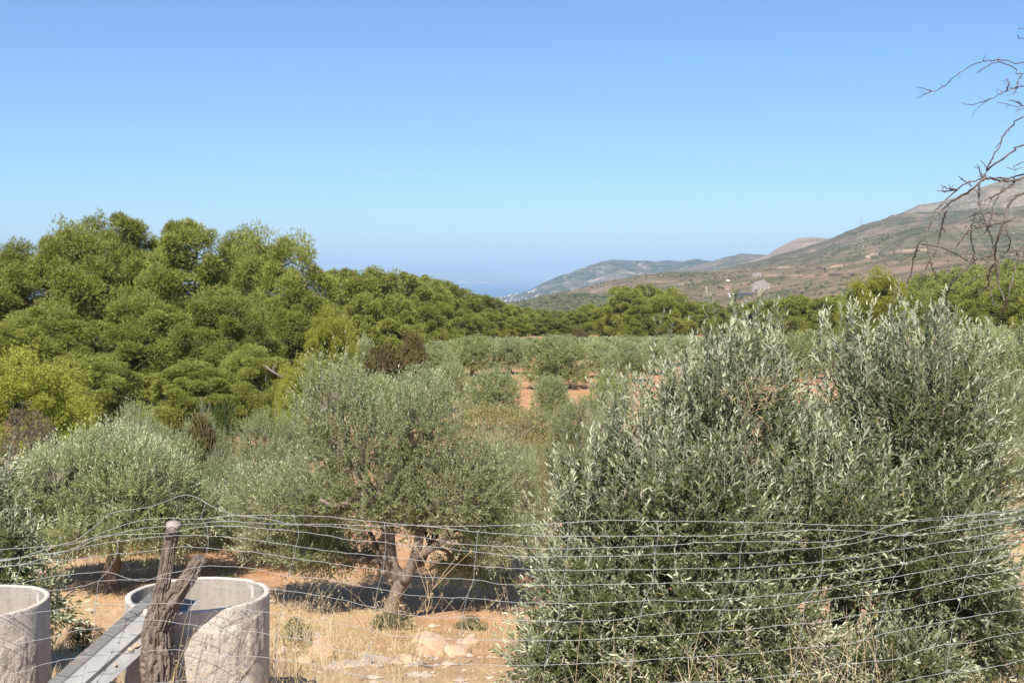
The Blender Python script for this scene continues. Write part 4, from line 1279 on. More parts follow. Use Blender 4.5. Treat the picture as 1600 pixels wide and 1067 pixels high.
def ring(px, py, D, r, h, seed, label, patch):
    c = at(px, py, D)
    t = thing('concrete_ring', (c[0], c[1], c[2] - h), label, 'concrete ring', 'concrete well rings')
    t.rotation_euler = (R(-1.5), R(0.6 if seed % 2 else -0.4), 0)
    n = 128
    a = np.arange(n) * 2 * math.pi / n
    th = 0.034
    prof = [(1, 0)] + [(1, z) for z in np.linspace(0.02, h - 0.02, 30)] + [(1, h - 0.006), (0.998, h - 0.003), (0.994, h)]
    ro = []
    for f, z in prof:
        P = np.stack([np.cos(a) * 3, np.sin(a) * 3, np.full(n, z * 3)], -1)
        rad = r * f + 0.004 * fbm(P + seed * 9, 1.3, 3)
        ro.append(np.stack([np.cos(a) * rad, np.sin(a) * rad, np.full(n, z) + (0.003 * vnoise(P[:, :2] * 1.2) if z > h - 0.03 else 0)], -1))
    for f, z in [(1 - th / r + 0.006, h), (1 - th / r + 0.001, h - 0.003), (1 - th / r, h - 0.008)] + [(1 - th / r, zz) for zz in np.linspace(h - 0.04, 0.0, 20)]:
        P = np.stack([np.cos(a) * 3, np.sin(a) * 3, np.full(n, z * 3)], -1)
        rad = r * f + 0.002 * fbm(P * 0.5 + seed * 5, 1.0, 3)
        ro.append(np.stack([np.cos(a) * rad, np.sin(a) * rad, np.full(n, z) + (0.003 * vnoise(P[:, :2] * 1.2) if z > h - 0.03 else 0)], -1))
    V = np.array(ro)
    m = len(V)
    i, j = np.meshgrid(np.arange(m - 1), np.arange(n), indexing='ij')
    j2 = (j + 1) % n
    Q = np.stack([i * n + j, i * n + j2, (i + 1) * n + j2, (i + 1) * n + j], -1).reshape(-1, 4)
    kin = len(prof) + 3                                  # rows of the outer face and rim; the rest is the inner face
    chip = np.clip(fbm(np.c_[a * 6 + seed * 3, a * 0], 1.0, 4) - 0.75, 0, 1) * 0.02
    for q in range(len(prof) - 4, len(prof) + 1):
        V[q, :, 2] -= chip * (1 if q >= len(prof) - 2 else 0.5)
    Geo().add(V[:kin].reshape(-1, 3), None, Q[:(kin - 1) * n]).build('wall', MAT['concrete'], t, True)
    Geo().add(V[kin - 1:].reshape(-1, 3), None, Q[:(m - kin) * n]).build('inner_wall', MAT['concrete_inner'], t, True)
    # rough mortar coat over part of the outside, with a broken upper edge
    na, nz = 110, 46
    A, Zz = np.meshgrid(np.linspace(patch[0], patch[1], na), np.linspace(0, 1, nz))
    edge = np.interp(np.linspace(0, 1, na), patch[3], patch[2]) * h + 0.022 * fbm(np.c_[np.linspace(0, 9, na), np.zeros(na)], 1.0, 4)
    low = np.interp(np.linspace(0, 1, na), [0, 0.62, 0.8, 1.0], [0, 0, 0.55, 0.72]) * h * (1 if patch[1] < 85 and seed == 1 else 0.25) + 0.02 * fbm(np.c_[np.linspace(0, 9, na) + 40, np.zeros(na)], 1.0, 4)
    Zv = low[None] + Zz * (edge - low)[None]
    ang = np.radians(A - 90)
    P = np.stack([np.cos(ang), np.sin(ang), Zv], -1)
    nz_ = fbm(P.reshape(-1, 3) + seed, 7.0, 5).reshape(A.shape)
    rim = np.minimum(1, np.minimum(np.minimum((1 - Zz) * 14, Zz * 14 + 0.0), np.minimum(np.linspace(0, 1, na), 1 - np.linspace(0, 1, na))[None] * 24))
    rad = r - 0.004 + (0.007 + 0.009 * np.abs(nz_)) * np.clip(rim, 0, 1) ** 0.5
    V = np.stack([np.cos(ang) * rad, np.sin(ang) * rad, Zv], -1).reshape(-1, 3)
    i, j = np.meshgrid(np.arange(nz - 1), np.arange(na - 1), indexing='ij')
    Q = np.stack([i * na + j, i * na + j + 1, (i + 1) * na + j + 1, (i + 1) * na + j], -1).reshape(-1, 4)
    Geo().add(V, None, Q).build('mortar_coat', MAT['mortar'], t)
    # earth and rubble at the bottom
    g = Geo()
    V = [(0, 0, h * 0.18)] + [(math.cos(x) * (r - th + 0.004), math.sin(x) * (r - th + 0.004), h * 0.14) for x in a]
    g.add(V, [(0, 1 + k, 1 + (k + 1) % n) for k in range(n)]).build('fill', MAT['ground'], t)
    return t
RD = 7.0
ring(306, 928, RD, 221 / 2 / FPX * RD, 1.0, 1, 'right concrete ring behind the forked post, flaking mortar on its front', (-84, 84, (0.92, 0.93, 0.90, 0.88, 0.90, 0.93), (0, 0.3, 0.6, 0.75, 0.9, 1.0)))
ring(-45, 942, 6.9, 230 / 2 / FPX * 6.9, 1.0, 2, 'left concrete ring cut by the picture edge, mortar band under its rim', (-60, 80, (0.78, 0.74, 0.80, 0.84), (0, 0.4, 0.7, 1.0)))

# ------------------------------------------------------------------ folded metal trough
def trough():
    m = M('galvanised_sheet')
    v = m.coord()
    c = m.ramp(m.noise(v, 9, 6, 0.6), [(0.3, (0.20, 0.20, 0.20)), (0.7, (0.27, 0.265, 0.26))])
    c = m.mix(m.ramp(m.noise(v, 4, 5, 0.7), [(0.56, 0.0), (0.7, 0.55)]), c, (0.30, 0.24, 0.19))
    MAT['sheet'] = m.done(m.bsdf(c, 0.7, 0.2, None, 0.0))
    a, b = at(58, 1130, 6.30), at(298, 916, 6.74)
    ax = unit(b - a)
    side = unit(np.cross(ax, np.array([0.15, -0.75, 0.6])))      # across the sheet
    nor = unit(np.cross(side, ax))
    if nor[2] < 0:
        nor = -nor
    prof = [(-0.128, 0.050), (-0.088, 0.012), (-0.080, 0.0), (-0.030, 0.0), (-0.018, 0.030), (0.018, 0.030), (0.030, 0.0), (0.080, 0.0), (0.088, 0.012), (0.128, 0.050)]
    n = 60
    rngt = np.random.default_rng(3)
    L = np.linalg.norm(b - a)
    top, bot = [], []
    for k in range(n):
        row = []
        for q, (u, h) in enumerate(prof):
            s = (L - 0.20 * (0.128 - u) / 0.256) * k / (n - 1)
            jag = (rngt.normal() * 0.006 if k in (0, n - 1) else 0)
            wob = rngt.normal() * 0.0015 if q in (0, 9) else 0
            row.append(a + ax * (s + jag) + side * (u + wob) + nor * h)
        top.append(row)
        bot.append([p - nor * 0.002 for p in row])
    V = np.array(top + bot)
    m_ = len(prof)
    Q = []
    for k in range(n - 1):
        for q in range(m_ - 1):
            i = k * m_ + q
            j = i + n * m_
            Q += [(i, i + 1, i + m_ + 1, i + m_), (j + m_, j + m_ + 1, j + 1, j)]
        for q in (0, m_ - 1):
            i = k * m_ + q
            Q.append((i, i + m_, i + m_ + n * m_, i + n * m_))
    for k in (0, n - 1):
        for q in range(m_ - 1):
            i = k * m_ + q
            Q.append((i, i + 1, i + 1 + n * m_, i + n * m_))
    o = Geo().add(V.reshape(-1, 3), None, Q).build('metal_trough', MAT['sheet'])
    tag(o, 'folded grey metal trough leaning between the forked post and the concrete ring', 'metal trough')
    return a, ax, side, nor, L
TA, TAX, TSD, TNR, TL = trough()

def stone(name, loc, size, seed, mat, label, cat='stone', group=None, sub=3):
    rng = np.random.default_rng(seed)
    n1, n2 = 14, 20
    th = np.linspace(0, math.pi, n1)
    ph = np.arange(n2) * 2 * math.pi / n2
    Tt, Pp = np.meshgrid(th, ph, indexing='ij')
    d = np.stack([np.sin(Tt) * np.cos(Pp), np.sin(Tt) * np.sin(Pp), np.cos(Tt)], -1)
    s = np.ones(d.shape[:2])
    for _ in range(11):
        pl = unit(rng.normal(size=3) * [1, 1, 0.9])
        k = rng.uniform(0.62, 0.9)
        dd = d @ pl
        s = np.minimum(s, np.where(dd > 0.05, k / np.maximum(dd, 0.05), 9))
    s = s * (1 + 0.05 * fbm(d.reshape(-1, 3) * 2 + seed, 2.0, 4).reshape(s.shape))
    V = (d * s[..., None] * np.array(size)).reshape(-1, 3)
    i, j = np.meshgrid(np.arange(n1 - 1), np.arange(n2), indexing='ij')
    j2 = (j + 1) % n2
    Q = np.stack([i * n2 + j, (i + 1) * n2 + j, (i + 1) * n2 + j2, i * n2 + j2], -1).reshape(-1, 4)
    o = Geo().add(V, None, Q).build(name, MAT[mat])
    o.location = tuple(loc)
    o.rotation_euler = (0, 0, rng.uniform(0, 6))
    return tag(o, label, cat, group)
for k, (s, u, lab) in enumerate(((0.60, 0.055, 'pale pebble lying highest in the metal trough'), (0.565, 0.045, 'pale pebble just below the highest one in the trough'), (0.46, 0.056, 'lone small pebble lower down in the metal trough'))):
    p = TA + TAX * TL * s + TSD * u + TNR * 0.012
    stone('pebble', p, (0.022, 0.016, 0.013) if k < 2 else (0.013, 0.01, 0.009), 60 + k, 'rock', lab, 'pebble', 'pebbles in the trough')

# ------------------------------------------------------------------ forked post
def post():
    PD = 6.42
    m = M('post_bark')
    v = m.coord((1, 1, 0.22))
    n1 = m.noise(v, 30, 8, 0.75, 1.2)
    n2 = m.noise(m.coord(), 6, 5)
    c = m.ramp(n1, [(0.28, (0.04, 0.03, 0.024)), (0.48, (0.20, 0.16, 0.13)), (0.72, (0.37, 0.305, 0.26))])
    c = m.mix(m.ramp(n2, [(0.55, 0.0), (0.7, 0.45)]), c, (0.36, 0.315, 0.275))
    MAT['post'] = m.done(m.bsdf(c, 0.95, 0.1, m.bump(n1, 1.0, 0.02)))
    base = at(245, 1115, PD)
    base[2] = ground_z(base[0], base[1]) - 0.1
    t = thing('forked_post', tuple(base), 'gnarled bark-covered forked post holding the wire fence before the ring', 'fence post')
    g = Geo()
    def limb(path, rad, n, sides):
        P = spline([at(*q) - base if len(q) == 3 else np.array(q[:3]) for q in path], n)
        tan = unit(np.gradient(P, axis=0))
        n = int(n * 1.6)
        sides = int(sides * 1.5)
        P = spline(P, n)
        tan = unit(np.gradient(P, axis=0))
        rr2 = np.interp(np.linspace(0, 1, n), np.linspace(0, 1, len(rad)), rad)
        U, W = np.array([1.0, 0, 0]), None
        a = np.arange(sides) * 2 * math.pi / sides
        V = []
        for k in range(n):
            u = unit(U - tan[k] * np.dot(U, tan[k]))
            w = np.cross(tan[k], u)
            Pn = np.stack([np.cos(a) * 2.6, np.sin(a) * 2.6, np.full(sides, P[k, 2] * 4.0)], -1)
            ridge = np.abs(fbm(Pn * [1.7, 1.7, 1.5] + 31, 1.5, 5))
            lump = vnoise(np.stack([np.cos(a), np.sin(a), np.full(sides, P[k, 2] * 5)], -1) + 4)
            rad_ = rr2[k] * (1.06 + 0.17 * lump - 0.55 * (0.55 - ridge).clip(0))
            V.append(P[k] + rad_[:, None] * (np.cos(a)[:, None] * u + np.sin(a)[:, None] * w))
        V = np.array(V).reshape(-1, 3)
        i, j = np.meshgrid(np.arange(n - 1), np.arange(sides), indexing='ij')
        j2 = (j + 1) % sides
        Q = np.stack([i * sides + j, i * sides + j2, (i + 1) * sides + j2, (i + 1) * sides + j], -1).reshape(-1, 4)
        V = np.r_[V, P[-1:] + tan[-1:] * 0.004]
        T = [((n - 1) * sides + q, (n - 1) * sides + (q + 1) % sides, n * sides) for q in range(sides)]
        g.add(V, T, Q)
        return P[-1], tan[-1]
    lower = at(245, 1180, PD)
    e1, t1 = limb([(246, 1190, PD), (246, 1100, PD), (246, 1040, PD), (244, 985, PD), (249, 935, PD), (258, 895, PD), (264, 860, PD), (270, 828, PD)], [0.092, 0.088, 0.082, 0.088, 0.078, 0.044, 0.037, 0.036], 110, 40)
    e2, t2 = limb([(250, 975, PD), (268, 938, PD - 0.01), (292, 905, PD - 0.02), (314, 872, PD - 0.03)], [0.07, 0.056, 0.046, 0.036], 60, 32)
    g.build('trunk', MAT['post'], t, False)
    cut = plain('cut_wood', (0.30, 0.25, 0.225), 0.9, 0.1, 0, 0.3, 30, 0.005, 60)
    gc = Geo()
    top = at(271, 820, PD - 0.012) - base
    gc.tube([top - [0.004, 0.0, 0.045], top - [0, 0, 0.01], top + [0.002, -0.006, 0.012]], [0.034, 0.042, 0.040], 18, 0.5, True, 0.08)
    c = gc.build('cut_top', cut, t, True)
    gt = Geo()
    for k, dz in enumerate((-0.052, -0.060, -0.068, -0.057)):
        a = np.linspace(0, 2 * math.pi, 25)
        cc = top + np.array([-0.004, 0.0, dz])
        gt.tube(cc + np.stack([np.cos(a) * 0.042, np.sin(a) * 0.042, 0.008 * np.sin(a + k) * (1 if k < 3 else 2.5)], -1), 0.0022, 5, cap=False)
    gt.build('tie_wire', MAT['iron'], t)
post()

# ------------------------------------------------------------------ wire fence
def c1(x, y): return (x / 3.2625, 740 + y / 3.2625)
def c2(x, y): return (400 + x / 3.2625, 740 + y / 3.2625)
def c3(x, y): return (800 + x / 3.2625, 740 + y / 3.2625)
def c4(x, y): return (1120 + x / 3.2625, 740 + y / 3.2625)
W = {
 'A': [c1, (0,445),(150,420),(330,395),(430,345),(510,305),(600,270),(720,235),(850,224),(960,232),(1050,230),(1200,212), c2, (190,212),(350,218),(480,232),(650,247),(760,258),(900,265),(1150,265), c3, (0,262),(150,255),(280,248),(420,240),(600,236),(740,242),(900,240), c4, (0,243),(130,247),(350,250),(560,258),(750,262),(900,262),(960,246),(1100,225),(1250,212),(1360,205),(1470,192),(1566,178)],
 'H': [c1, (0,440),(90,430),(270,372),(390,335),(450,293),(510,248),(540,212),(620,187),(720,175),(820,150),(920,112),(990,115),(1050,150),(1180,205),(1300,220),(1420,240), c2, (183,255),(400,258),(650,265),(780,260),(880,268),(1000,280),(1125,295), c3, (0,310),(150,318),(300,316),(500,318),(730,316),(950,318), c4, (0,314),(170,305),(350,293),(500,283),(640,287),(770,295),(890,312),(960,313),(1060,308),(1250,285),(1400,262),(1566,228)],
 'B': [c1, (0,438),(200,415),(380,380),(470,340),(560,315),(700,280),(850,265),(1000,255),(1150,240), c2, (0,250),(190,258),(400,270),(520,285),(650,300),(800,318),(900,330),(1020,355),(1125,362), c3, (0,373),(150,380),(300,380),(500,375),(720,367),(850,362),(960,350), c4, (200,343),(400,346),(560,344),(700,325),(800,295),(940,250),(1050,240),(1180,232),(1300,214),(1450,206),(1566,185)],
 'C': [c1, (0,385),(110,378),(270,368),(390,350),(480,325),(600,310),(800,303),(900,295),(1050,268),(1250,268), c2, (0,275),(190,290),(350,312),(500,340),(650,348),(750,363),(950,375),(1050,390),(1125,397), c3, (0,418),(150,422),(280,420),(500,420),(730,410),(900,405), c4, (0,403),(200,400),(370,385),(540,372),(700,352),(860,318),(950,310),(1080,275),(1200,265),(1320,243),(1460,230),(1566,212)],
 'D': [c1, (0,475),(110,460),(250,425),(400,380),(500,358),(590,345),(700,328),(800,320),(900,315),(1050,315),(1250,328), c2, (0,337),(190,365),(300,382),(450,402),(650,420),(800,436),(950,455),(1125,468), c3, (0,480),(150,487),(300,493),(500,490),(720,488),(1000,482), c4, (0,483),(200,475),(350,463),(540,445),(700,425),(830,400),(950,380),(1150,345),(1340,315),(1460,295),(1566,277)],
 'E': [c1, (0,472),(200,455),(420,430),(590,408),(700,400),(830,382),(920,372),(1050,378),(1250,395), c2, (0,400),(190,430),(350,450),(500,473),(650,490),(750,515),(950,532),(1125,540),(1250,562), c3, (0,563),(250,567),(400,565),(700,560),(900,555), c4, (0,552),(200,545),(530,518),(700,495),(950,455),(1150,410),(1350,385),(1480,355),(1566,343)],
 'F': [c1, (0,575),(160,545),(330,515),(545,500),(640,530),(740,548),(800,525),(940,490),(1030,470),(1220,475), c2, (0,485),(150,520),(300,530),(400,545),(550,575),(650,588),(780,618),(950,630),(1080,632), c3, (0,653),(250,660),(400,658),(680,645),(850,648), c4, (0,640),(200,627),(490,597),(700,560),(905,524),(1100,490),(1310,458),(1450,425),(1566,402)],
 'G': [c1, (0,630),(100,615),(220,600),(400,575),(520,545),(650,540),(780,537),(980,540),(1150,580), c2, (0,588),(150,595),(350,625),(500,655),(610,685),(780,720),(950,735),(1060,730), c3, (0,742),(230,752),(400,750),(560,738),(700,718),(870,695), c4, (0,693),(150,693),(330,675),(450,655),(650,630),(880,605),(1050,578),(1270,525),(1400,505),(1566,473)],
 'I': [c1, (0,740),(150,712),(300,690),(490,665),(740,665),(900,660),(1200,685), c2, (0,700),(120,715),(250,740),(400,760),(580,795),(700,825),(850,835),(1050,845), c3, (0,848),(200,850),(400,842),(620,830),(850,818), c4, (0,803),(160,795),(270,778),(440,763),(550,755),(700,722),(850,700),(970,685),(1100,655),(1250,630),(1400,600),(1566,572)],
 'J': [c1, (0,875),(200,845),(380,800),(480,790),(620,770),(760,745),(940,765),(1180,795), c2, (0,805),(110,825),(250,845),(390,890),(560,920),(690,940),(860,975),(1030,970), c3, (0,975),(170,973),(400,965),(610,952),(860,938), c4, (0,928),(220,912),(410,888),(620,873),(700,858),(830,820),(1000,785),(1200,745),(1400,710),(1566,690)],
 'K': [c1, (0,1020),(100,1010),(230,968),(390,935),(450,932),(620,915),(720,905),(890,895),(1150,928), c2, (0,930),(150,950),(300,970),(400,1000),(560,1035),(700,1067),(900,1090), c3, (0,1095),(550,1080),(830,1062), c4, (0,1058),(150,1050),(300,1030),(400,1020),(500,1015),(630,975),(800,952),(920,945),(1020,905),(1160,870),(1290,862),(1400,832),(1566,805)],
 'L': [c1, (0,1140),(300,1100),(560,1085),(840,1060),(950,1050),(1200,1055), c2, (0,1070),(300,1110),(700,1170), c3, (0,1190),(600,1180),(1000,1160), c4, (400,1130),(700,1110),(910,1067),(1000,1045),(1170,1010),(1250,1010),(1400,985),(1480,970),(1566,945)],
}
S = [
 [c1, (95,425),(105,470),(70,560),(20,610),(-30,660),(-60,800),(-80,1000),(-90,1140)],
 [c1, (598,345),(598,405),(545,500),(505,545),(492,620),(485,700),(480,790),(455,900),(435,980),(415,1067),(400,1140)],
 [c1, (1050,150),(1025,228),(1055,270),(1058,380),(1010,490),(975,560),(975,680),(965,765),(945,890),(905,1060),(890,1130)],
 [c2, (190,210),(218,298),(203,370),(193,430),(165,515),(145,600),(125,715),(108,825),(105,950),(95,1090)],
 [c2, (655,248),(660,350),(655,430),(645,500),(620,585),(605,680),(590,800),(575,890),(565,925),(558,1035)],
 [c2, (1130,295),(1122,400),(1113,470),(1108,540),(1075,630),(1055,730),(1045,850),(1040,970),(1020,1090)],
 [c3, (285,248),(287,320),(280,420),(270,510),(240,660),(232,750),(195,850),(170,970),(155,1090)],
 [c3, (742,243),(748,316),(728,405),(722,490),(712,560),(675,645),(655,720),(630,830),(610,955),(595,1080)],
 [c3, (1170,245),(1190,270),(1193,308),(1175,345),(1163,400),(1160,480),(1148,548),(1115,635),(1078,693),(1062,800),(1040,925),(1018,1058)],
 [c4, (560,260),(575,285),(565,340),(540,372),(540,445),(528,518),(490,597),(448,655),(440,763),(410,888),(400,1020),(395,1125)],
 [c4, (940,250),(968,312),(952,315),(952,455),(905,524),(878,605),(848,702),(820,825),(808,950),(790,1100)],
 [c4, (1340,240),(1350,315),(1350,385),(1310,458),(1268,525),(1245,630),(1210,745),(1188,870),(1168,1010),(1145,1120)],
 [c4, (1360,203),(1378,262)],
 [c4, (1720,170),(1715,300),(1690,420),(1650,560),(1620,700),(1600,860),(1580,1050)],
]
def fence_d(px):
    return 6.30 + 0.02 * math.sin(px * 0.011) - 0.00014 * max(0.0, px - 300) + 0.00008 * min(0.0, px - 200)
def trace(lst):
    f, out = None, []
    for q in lst:
        if callable(q):
            f = q
        else:
            out.append(f(*q))
    return out
fence = thing('wire_fence', (0, 6.4, ground_z(0, 6.4)), 'sagging galvanised wire mesh fence across the whole foreground', 'wire fence')
fo = np.array([0, 6.4, ground_z(0, 6.4)])
rngw = np.random.default_rng(12)
for key, lst in W.items():
    pts = trace(lst)
    k0 = (pts[1][1] - pts[0][1]) / max(1, pts[1][0] - pts[0][0])
    k1 = (pts[-1][1] - pts[-2][1]) / max(1, pts[-1][0] - pts[-2][0])
    pts = [(pts[0][0] - 420, pts[0][1] - 420 * (k0 * 0.2) + 30), (pts[0][0] - 160, pts[0][1] - 160 * k0 * 0.5 + 6)] + pts + [(pts[-1][0] + 180, pts[-1][1] + 180 * k1), (pts[-1][0] + 420, pts[-1][1] + 420 * k1 * 0.8)]
    dz = rngw.uniform(-0.006, 0.006)
    P = np.array([at(a, b, fence_d(a) + dz) for a, b in pts])
    P = spline(P, 260)
    P[:, 2] += 0.0016 * np.sin(np.linspace(0, 420, 260) + rngw.random() * 6) + 0.0025 * vnoise(P, 6.0)
    Geo().tube(P - fo, 0.0015 if key in 'AHBC' else 0.0014, 5).build('line_wire', MAT['wire'], fence, True)
for lst in S:
    P = np.array([at(a, b, fence_d(a) - 0.004) for a, b in trace(lst)])
    g = Geo().tube(spline(P, 40) - fo, 0.0013, 5)
    for p in P:
        a = np.linspace(0, 9.4, 16)
        g.tube(p - fo + np.stack([np.linspace(-0.007, 0.007, 16), np.cos(a) * 0.0042, np.sin(a) * 0.0042], -1), 0.0016, 4, cap=False)
    g.build('stay_wire', MAT['wire'], fence, True)

# ------------------------------------------------------------------ stones, dry grass
rocks = [(672, 1016, (0.27, 0.2, 0.26), 'rock', 'orange pointed rock right of the centre olive trunk'), (715, 1018, (0.23, 0.18, 0.14), 'rock', 'pale orange rock against the right side of the pointed rock'), (503, 1028, (0.15, 0.12, 0.17), 'rock', 'pale square-cut stone on the slope left of the suckers'),
         (476, 1033, (0.10, 0.08, 0.05), 'rock', 'flat pink stone left of the square-cut stone'), (585, 1040, (0.26, 0.16, 0.05), 'rock_grey', 'flat grey slab in front of the green suckers'), (545, 1046, (0.18, 0.13, 0.05), 'rock_grey', 'grey slab left of the flat slab by the suckers'),
         (482, 998, (0.24, 0.15, 0.06), 'rock_grey', 'greyish slab upslope between the ring and the centre trunk'), (455, 1004, (0.16, 0.12, 0.05), 'rock', 'low pinkish slab right of the right concrete ring'), (730, 1002, (0.16, 0.1, 0.06), 'rock', 'low stone at the right end of the rock row'), (632, 1045, (0.12, 0.1, 0.06), 'rock', 'small orange stone below the suckers')]
for k, (px, py, sz, mt, lab) in enumerate(rocks):
    p = hit_ground(px, py)
    stone('rock', p + [0, 0, sz[2] * 0.35], sz, 200 + k, mt, lab, 'rock', 'rocks on the slope')
rngs = np.random.default_rng(15)
g = Geo()
oct_ = np.array([(1, 0, 0), (0, 1, 0), (-1, 0, 0), (0, -1, 0), (0, 0, .8), (0, 0, -.5)])
of = np.array([(0, 1, 4), (1, 2, 4), (2, 3, 4), (3, 0, 4), (1, 0, 5), (2, 1, 5), (3, 2, 5), (0, 3, 5)])
n = 3600
yy = 6.5 + 75 * rngs.random(n) ** 2.0
xx = (rngs.random(n) - 0.5) * (1.05 * yy + 2)
zz = gz(xx, yy) + gnoise(xx, yy)
ss = 0.012 + 0.05 * rngs.random(n) ** 3 + yy * 0.0004
V = oct_[None] * (0.6 + 0.8 * rngs.random((n, 6, 1))) * ss[:, None, None] * [1.2, 1, 0.7] + np.stack([xx, yy, zz + ss * 0.2], -1)[:, None]
g.add(V.reshape(-1, 3), (of[None] + (np.arange(n) * 6)[:, None, None]).reshape(-1, 3), None, np.repeat(rngs.random(n), 6))
tag(g.build('scattered_stones', MAT['rock_grey']), 'small pale stones strewn over the red soil and grass', 'stones', kind='stuff')

def grass(name, n, y0, y1, hmin, hmax, w, seed, label, pw=1.6, thr=-0.2, bend=0.35):
    rng = np.random.default_rng(seed)
    y = y0 + (y1 - y0) * rng.random(n * 2) ** pw
    x = (rng.random(n * 2) - 0.5) * (1.02 * y + 1.2)
    P = np.stack([x, y], -1)
    keep = fbm(P, 0.55, 3) + 0.3 * rng.normal(size=len(x)) > thr
    x, y = x[keep][:n], y[keep][:n]
    m = len(x)
    z = gz(x, y) + gnoise(x, y) - 0.01
    B = np.stack([x, y, z], -1)
    tuft = vnoise(np.stack([x, y], -1), 1.3)
    h = (hmin + (hmax - hmin) * rng.random(m) ** 1.6) * (0.8 + 0.45 * tuft)
    a = rng.random(m) * 2 * math.pi
    lean = np.stack([np.cos(a), np.sin(a), 0 * a], -1) * (bend * (0.3 + rng.random(m)))[:, None] + [0.08, 0, 0]
    up = unit(np.array([0, 0, 1.0]) + lean * 0.5)
    up2 = unit(np.array([0, 0, 1.0]) + lean * 1.8)
    mid = B + up * (h * 0.55)[:, None]
    tip = mid + up2 * (h * 0.45)[:, None]
    b = rng.random(m) * math.pi
    s = np.stack([np.cos(b), np.sin(b), 0 * b], -1) * (w * (0.6 + 0.8 * rng.random(m)))[:, None]
    V = np.stack([B - s, B + s, mid - s * 0.7, mid + s * 0.7, tip], 1)
    k = np.arange(m)[:, None] * 5
    g = Geo().add(V.reshape(-1, 3), k + np.array([2, 3, 4]), k + np.array([0, 1, 3, 2]), np.repeat(rng.random(m), 5))
    return tag(g.build(name, MAT['straw']), label, 'grass', kind='stuff')
grass('dry_grass', 48000, 5.0, 21.0, 0.05, 0.22, 0.0032, 21, 'short golden dry grass covering the slope below the fence', 1.5, 0.02)
grass('dry_grass_field', 16000, 19.0, 48.0, 0.05, 0.22, 0.012, 22, 'patches of straw-coloured grass between the olives', 1.4, 0.15)

def oats(name, spots, seed, label, hmin=0.5, hmax=0.95):
    """tall dry stalks with drooping seed heads"""
    rng = np.random.default_rng(seed)
    g = Geo()
    for x, y in spots:
        z = ground_z(x, y) - 0.02
        h = rng.uniform(hmin, hmax)
        a = rng.uniform(0, 6.28)
        ln = np.array([math.cos(a), math.sin(a) * 0.6, 0]) * rng.uniform(0.08, 0.6)
        t = np.linspace(0, 1, 7)[:, None]
        P = np.array([x, y, z]) + np.array([0, 0, 1.0]) * h * (t - 0.10 * t ** 3) + ln * h * t ** 2
        rv = rng.uniform(0.45, 1.0)
        g.tube(P, np.linspace(0.0016, 0.0008, 7), 3, rv, False)
        k = rng.integers(5, 11)
        q = np.array([P[-1] + (P[-3] - P[-1]) * rng.random() for _ in range(k)])
        d = unit(rng.normal(size=(k, 3)) * [1, 1, 0.5] + [0, 0, -0.2])
        e = q + d * rng.uniform(0.01, 0.04, (k, 1))
        leaves(g, e, unit(d * 0.6 + [0, 0, -0.5] + rng.normal(size=(k, 3)) * 0.3), unit(rng.normal(size=(k, 3))), rng.uniform(0.018, 0.034, k), 0.007, np.full(k, rng.uniform(0.6, 1.0)))
        for i in range(2):
            b = P[1 + i * 2]
            dd = unit(rng.normal(size=3) * [1, 1, 0.3] + [0, 0, 0.5])
            g.add([b - [0.0025, 0, 0], b + [0.0025, 0, 0], b + dd * h * 0.3], [(0, 1, 2)], None, rv)
    return tag(g.build(name, MAT['straw']), label, 'grass', kind='stuff')
rngq = np.random.default_rng(33)
sp = []
for k in range(420):
    y = rngq.uniform(6.6, 11.5)
    px = rngq.choice([rngq.normal(520, 70), rngq.uniform(415, 840), rngq.normal(1000, 120), rngq.normal(1290, 130), rngq.normal(450, 30)])
    if px < 850 or rngq.random() < 0.35:
        sp.append(((px - CX) / FPX * y, y))
oats('wild_oats', sp, 34, 'tall dry oat stalks with pale seed heads beyond the fence', 0.35, 0.85)
sp = [((rngq.normal(270, 18) - CX) / FPX * 6.38, 6.36 + rngq.normal() * 0.05) for _ in range(12)] + [((rngq.normal(1300, 90) - CX) / FPX * 6.4, 6.4 + rngq.normal() * 0.2) for _ in range(26)] + [((rngq.normal(1010, 90) - CX) / FPX * 6.5, 6.45) for _ in range(14)]
oats('fence_oats', sp, 35, 'dry oat stalks growing up through the fence wires', 0.4, 0.9)

def thistle(px, py, top, D, label):
    base = hit_ground(px, py)
    t = thing('dry_thistle', tuple(base), label, 'dry plant', 'dry branching plants')
    rng = np.random.default_rng(int(px))
    g, gh = Geo(), Geo()
    tp = at(px + 40, top, base[1]) - base
    P = spline([(0, 0, 0), tp * 0.5 + [0.03, 0, 0], tp], 10)
    g.tube(P, np.linspace(0.007, 0.003, 10), 5, 0.3)
    for k in range(11):
        b = P[3 + k % 6]
        e = b + unit(rng.normal(size=3) * [1, 0.6, 0.5] + [0.2, 0, 0.6]) * rng.uniform(0.2, 0.6)
        g.tube(spline([b, (b + e) / 2 + rng.normal(size=3) * 0.03, e], 6), np.linspace(0.004, 0.002, 6), 4, 0.3)
        for j in range(10):
            d = unit(rng.normal(size=3))
            gh.add([e, e + np.cross(d, [0, 0, 1]) * 0.02, e + d * 0.035], [(0, 1, 2)], None, rng.random())
    g.build('stalk', MAT['straw'], t)
    tag(gh.build('seed_heads', MAT['straw'], t), kind='stuff')
thistle(640, 1042, 890, 14, 'dry branching thistle in front of the centre olive trunk')
thistle(600, 1052, 960, 14, 'low dry branching plant left of the thistle')

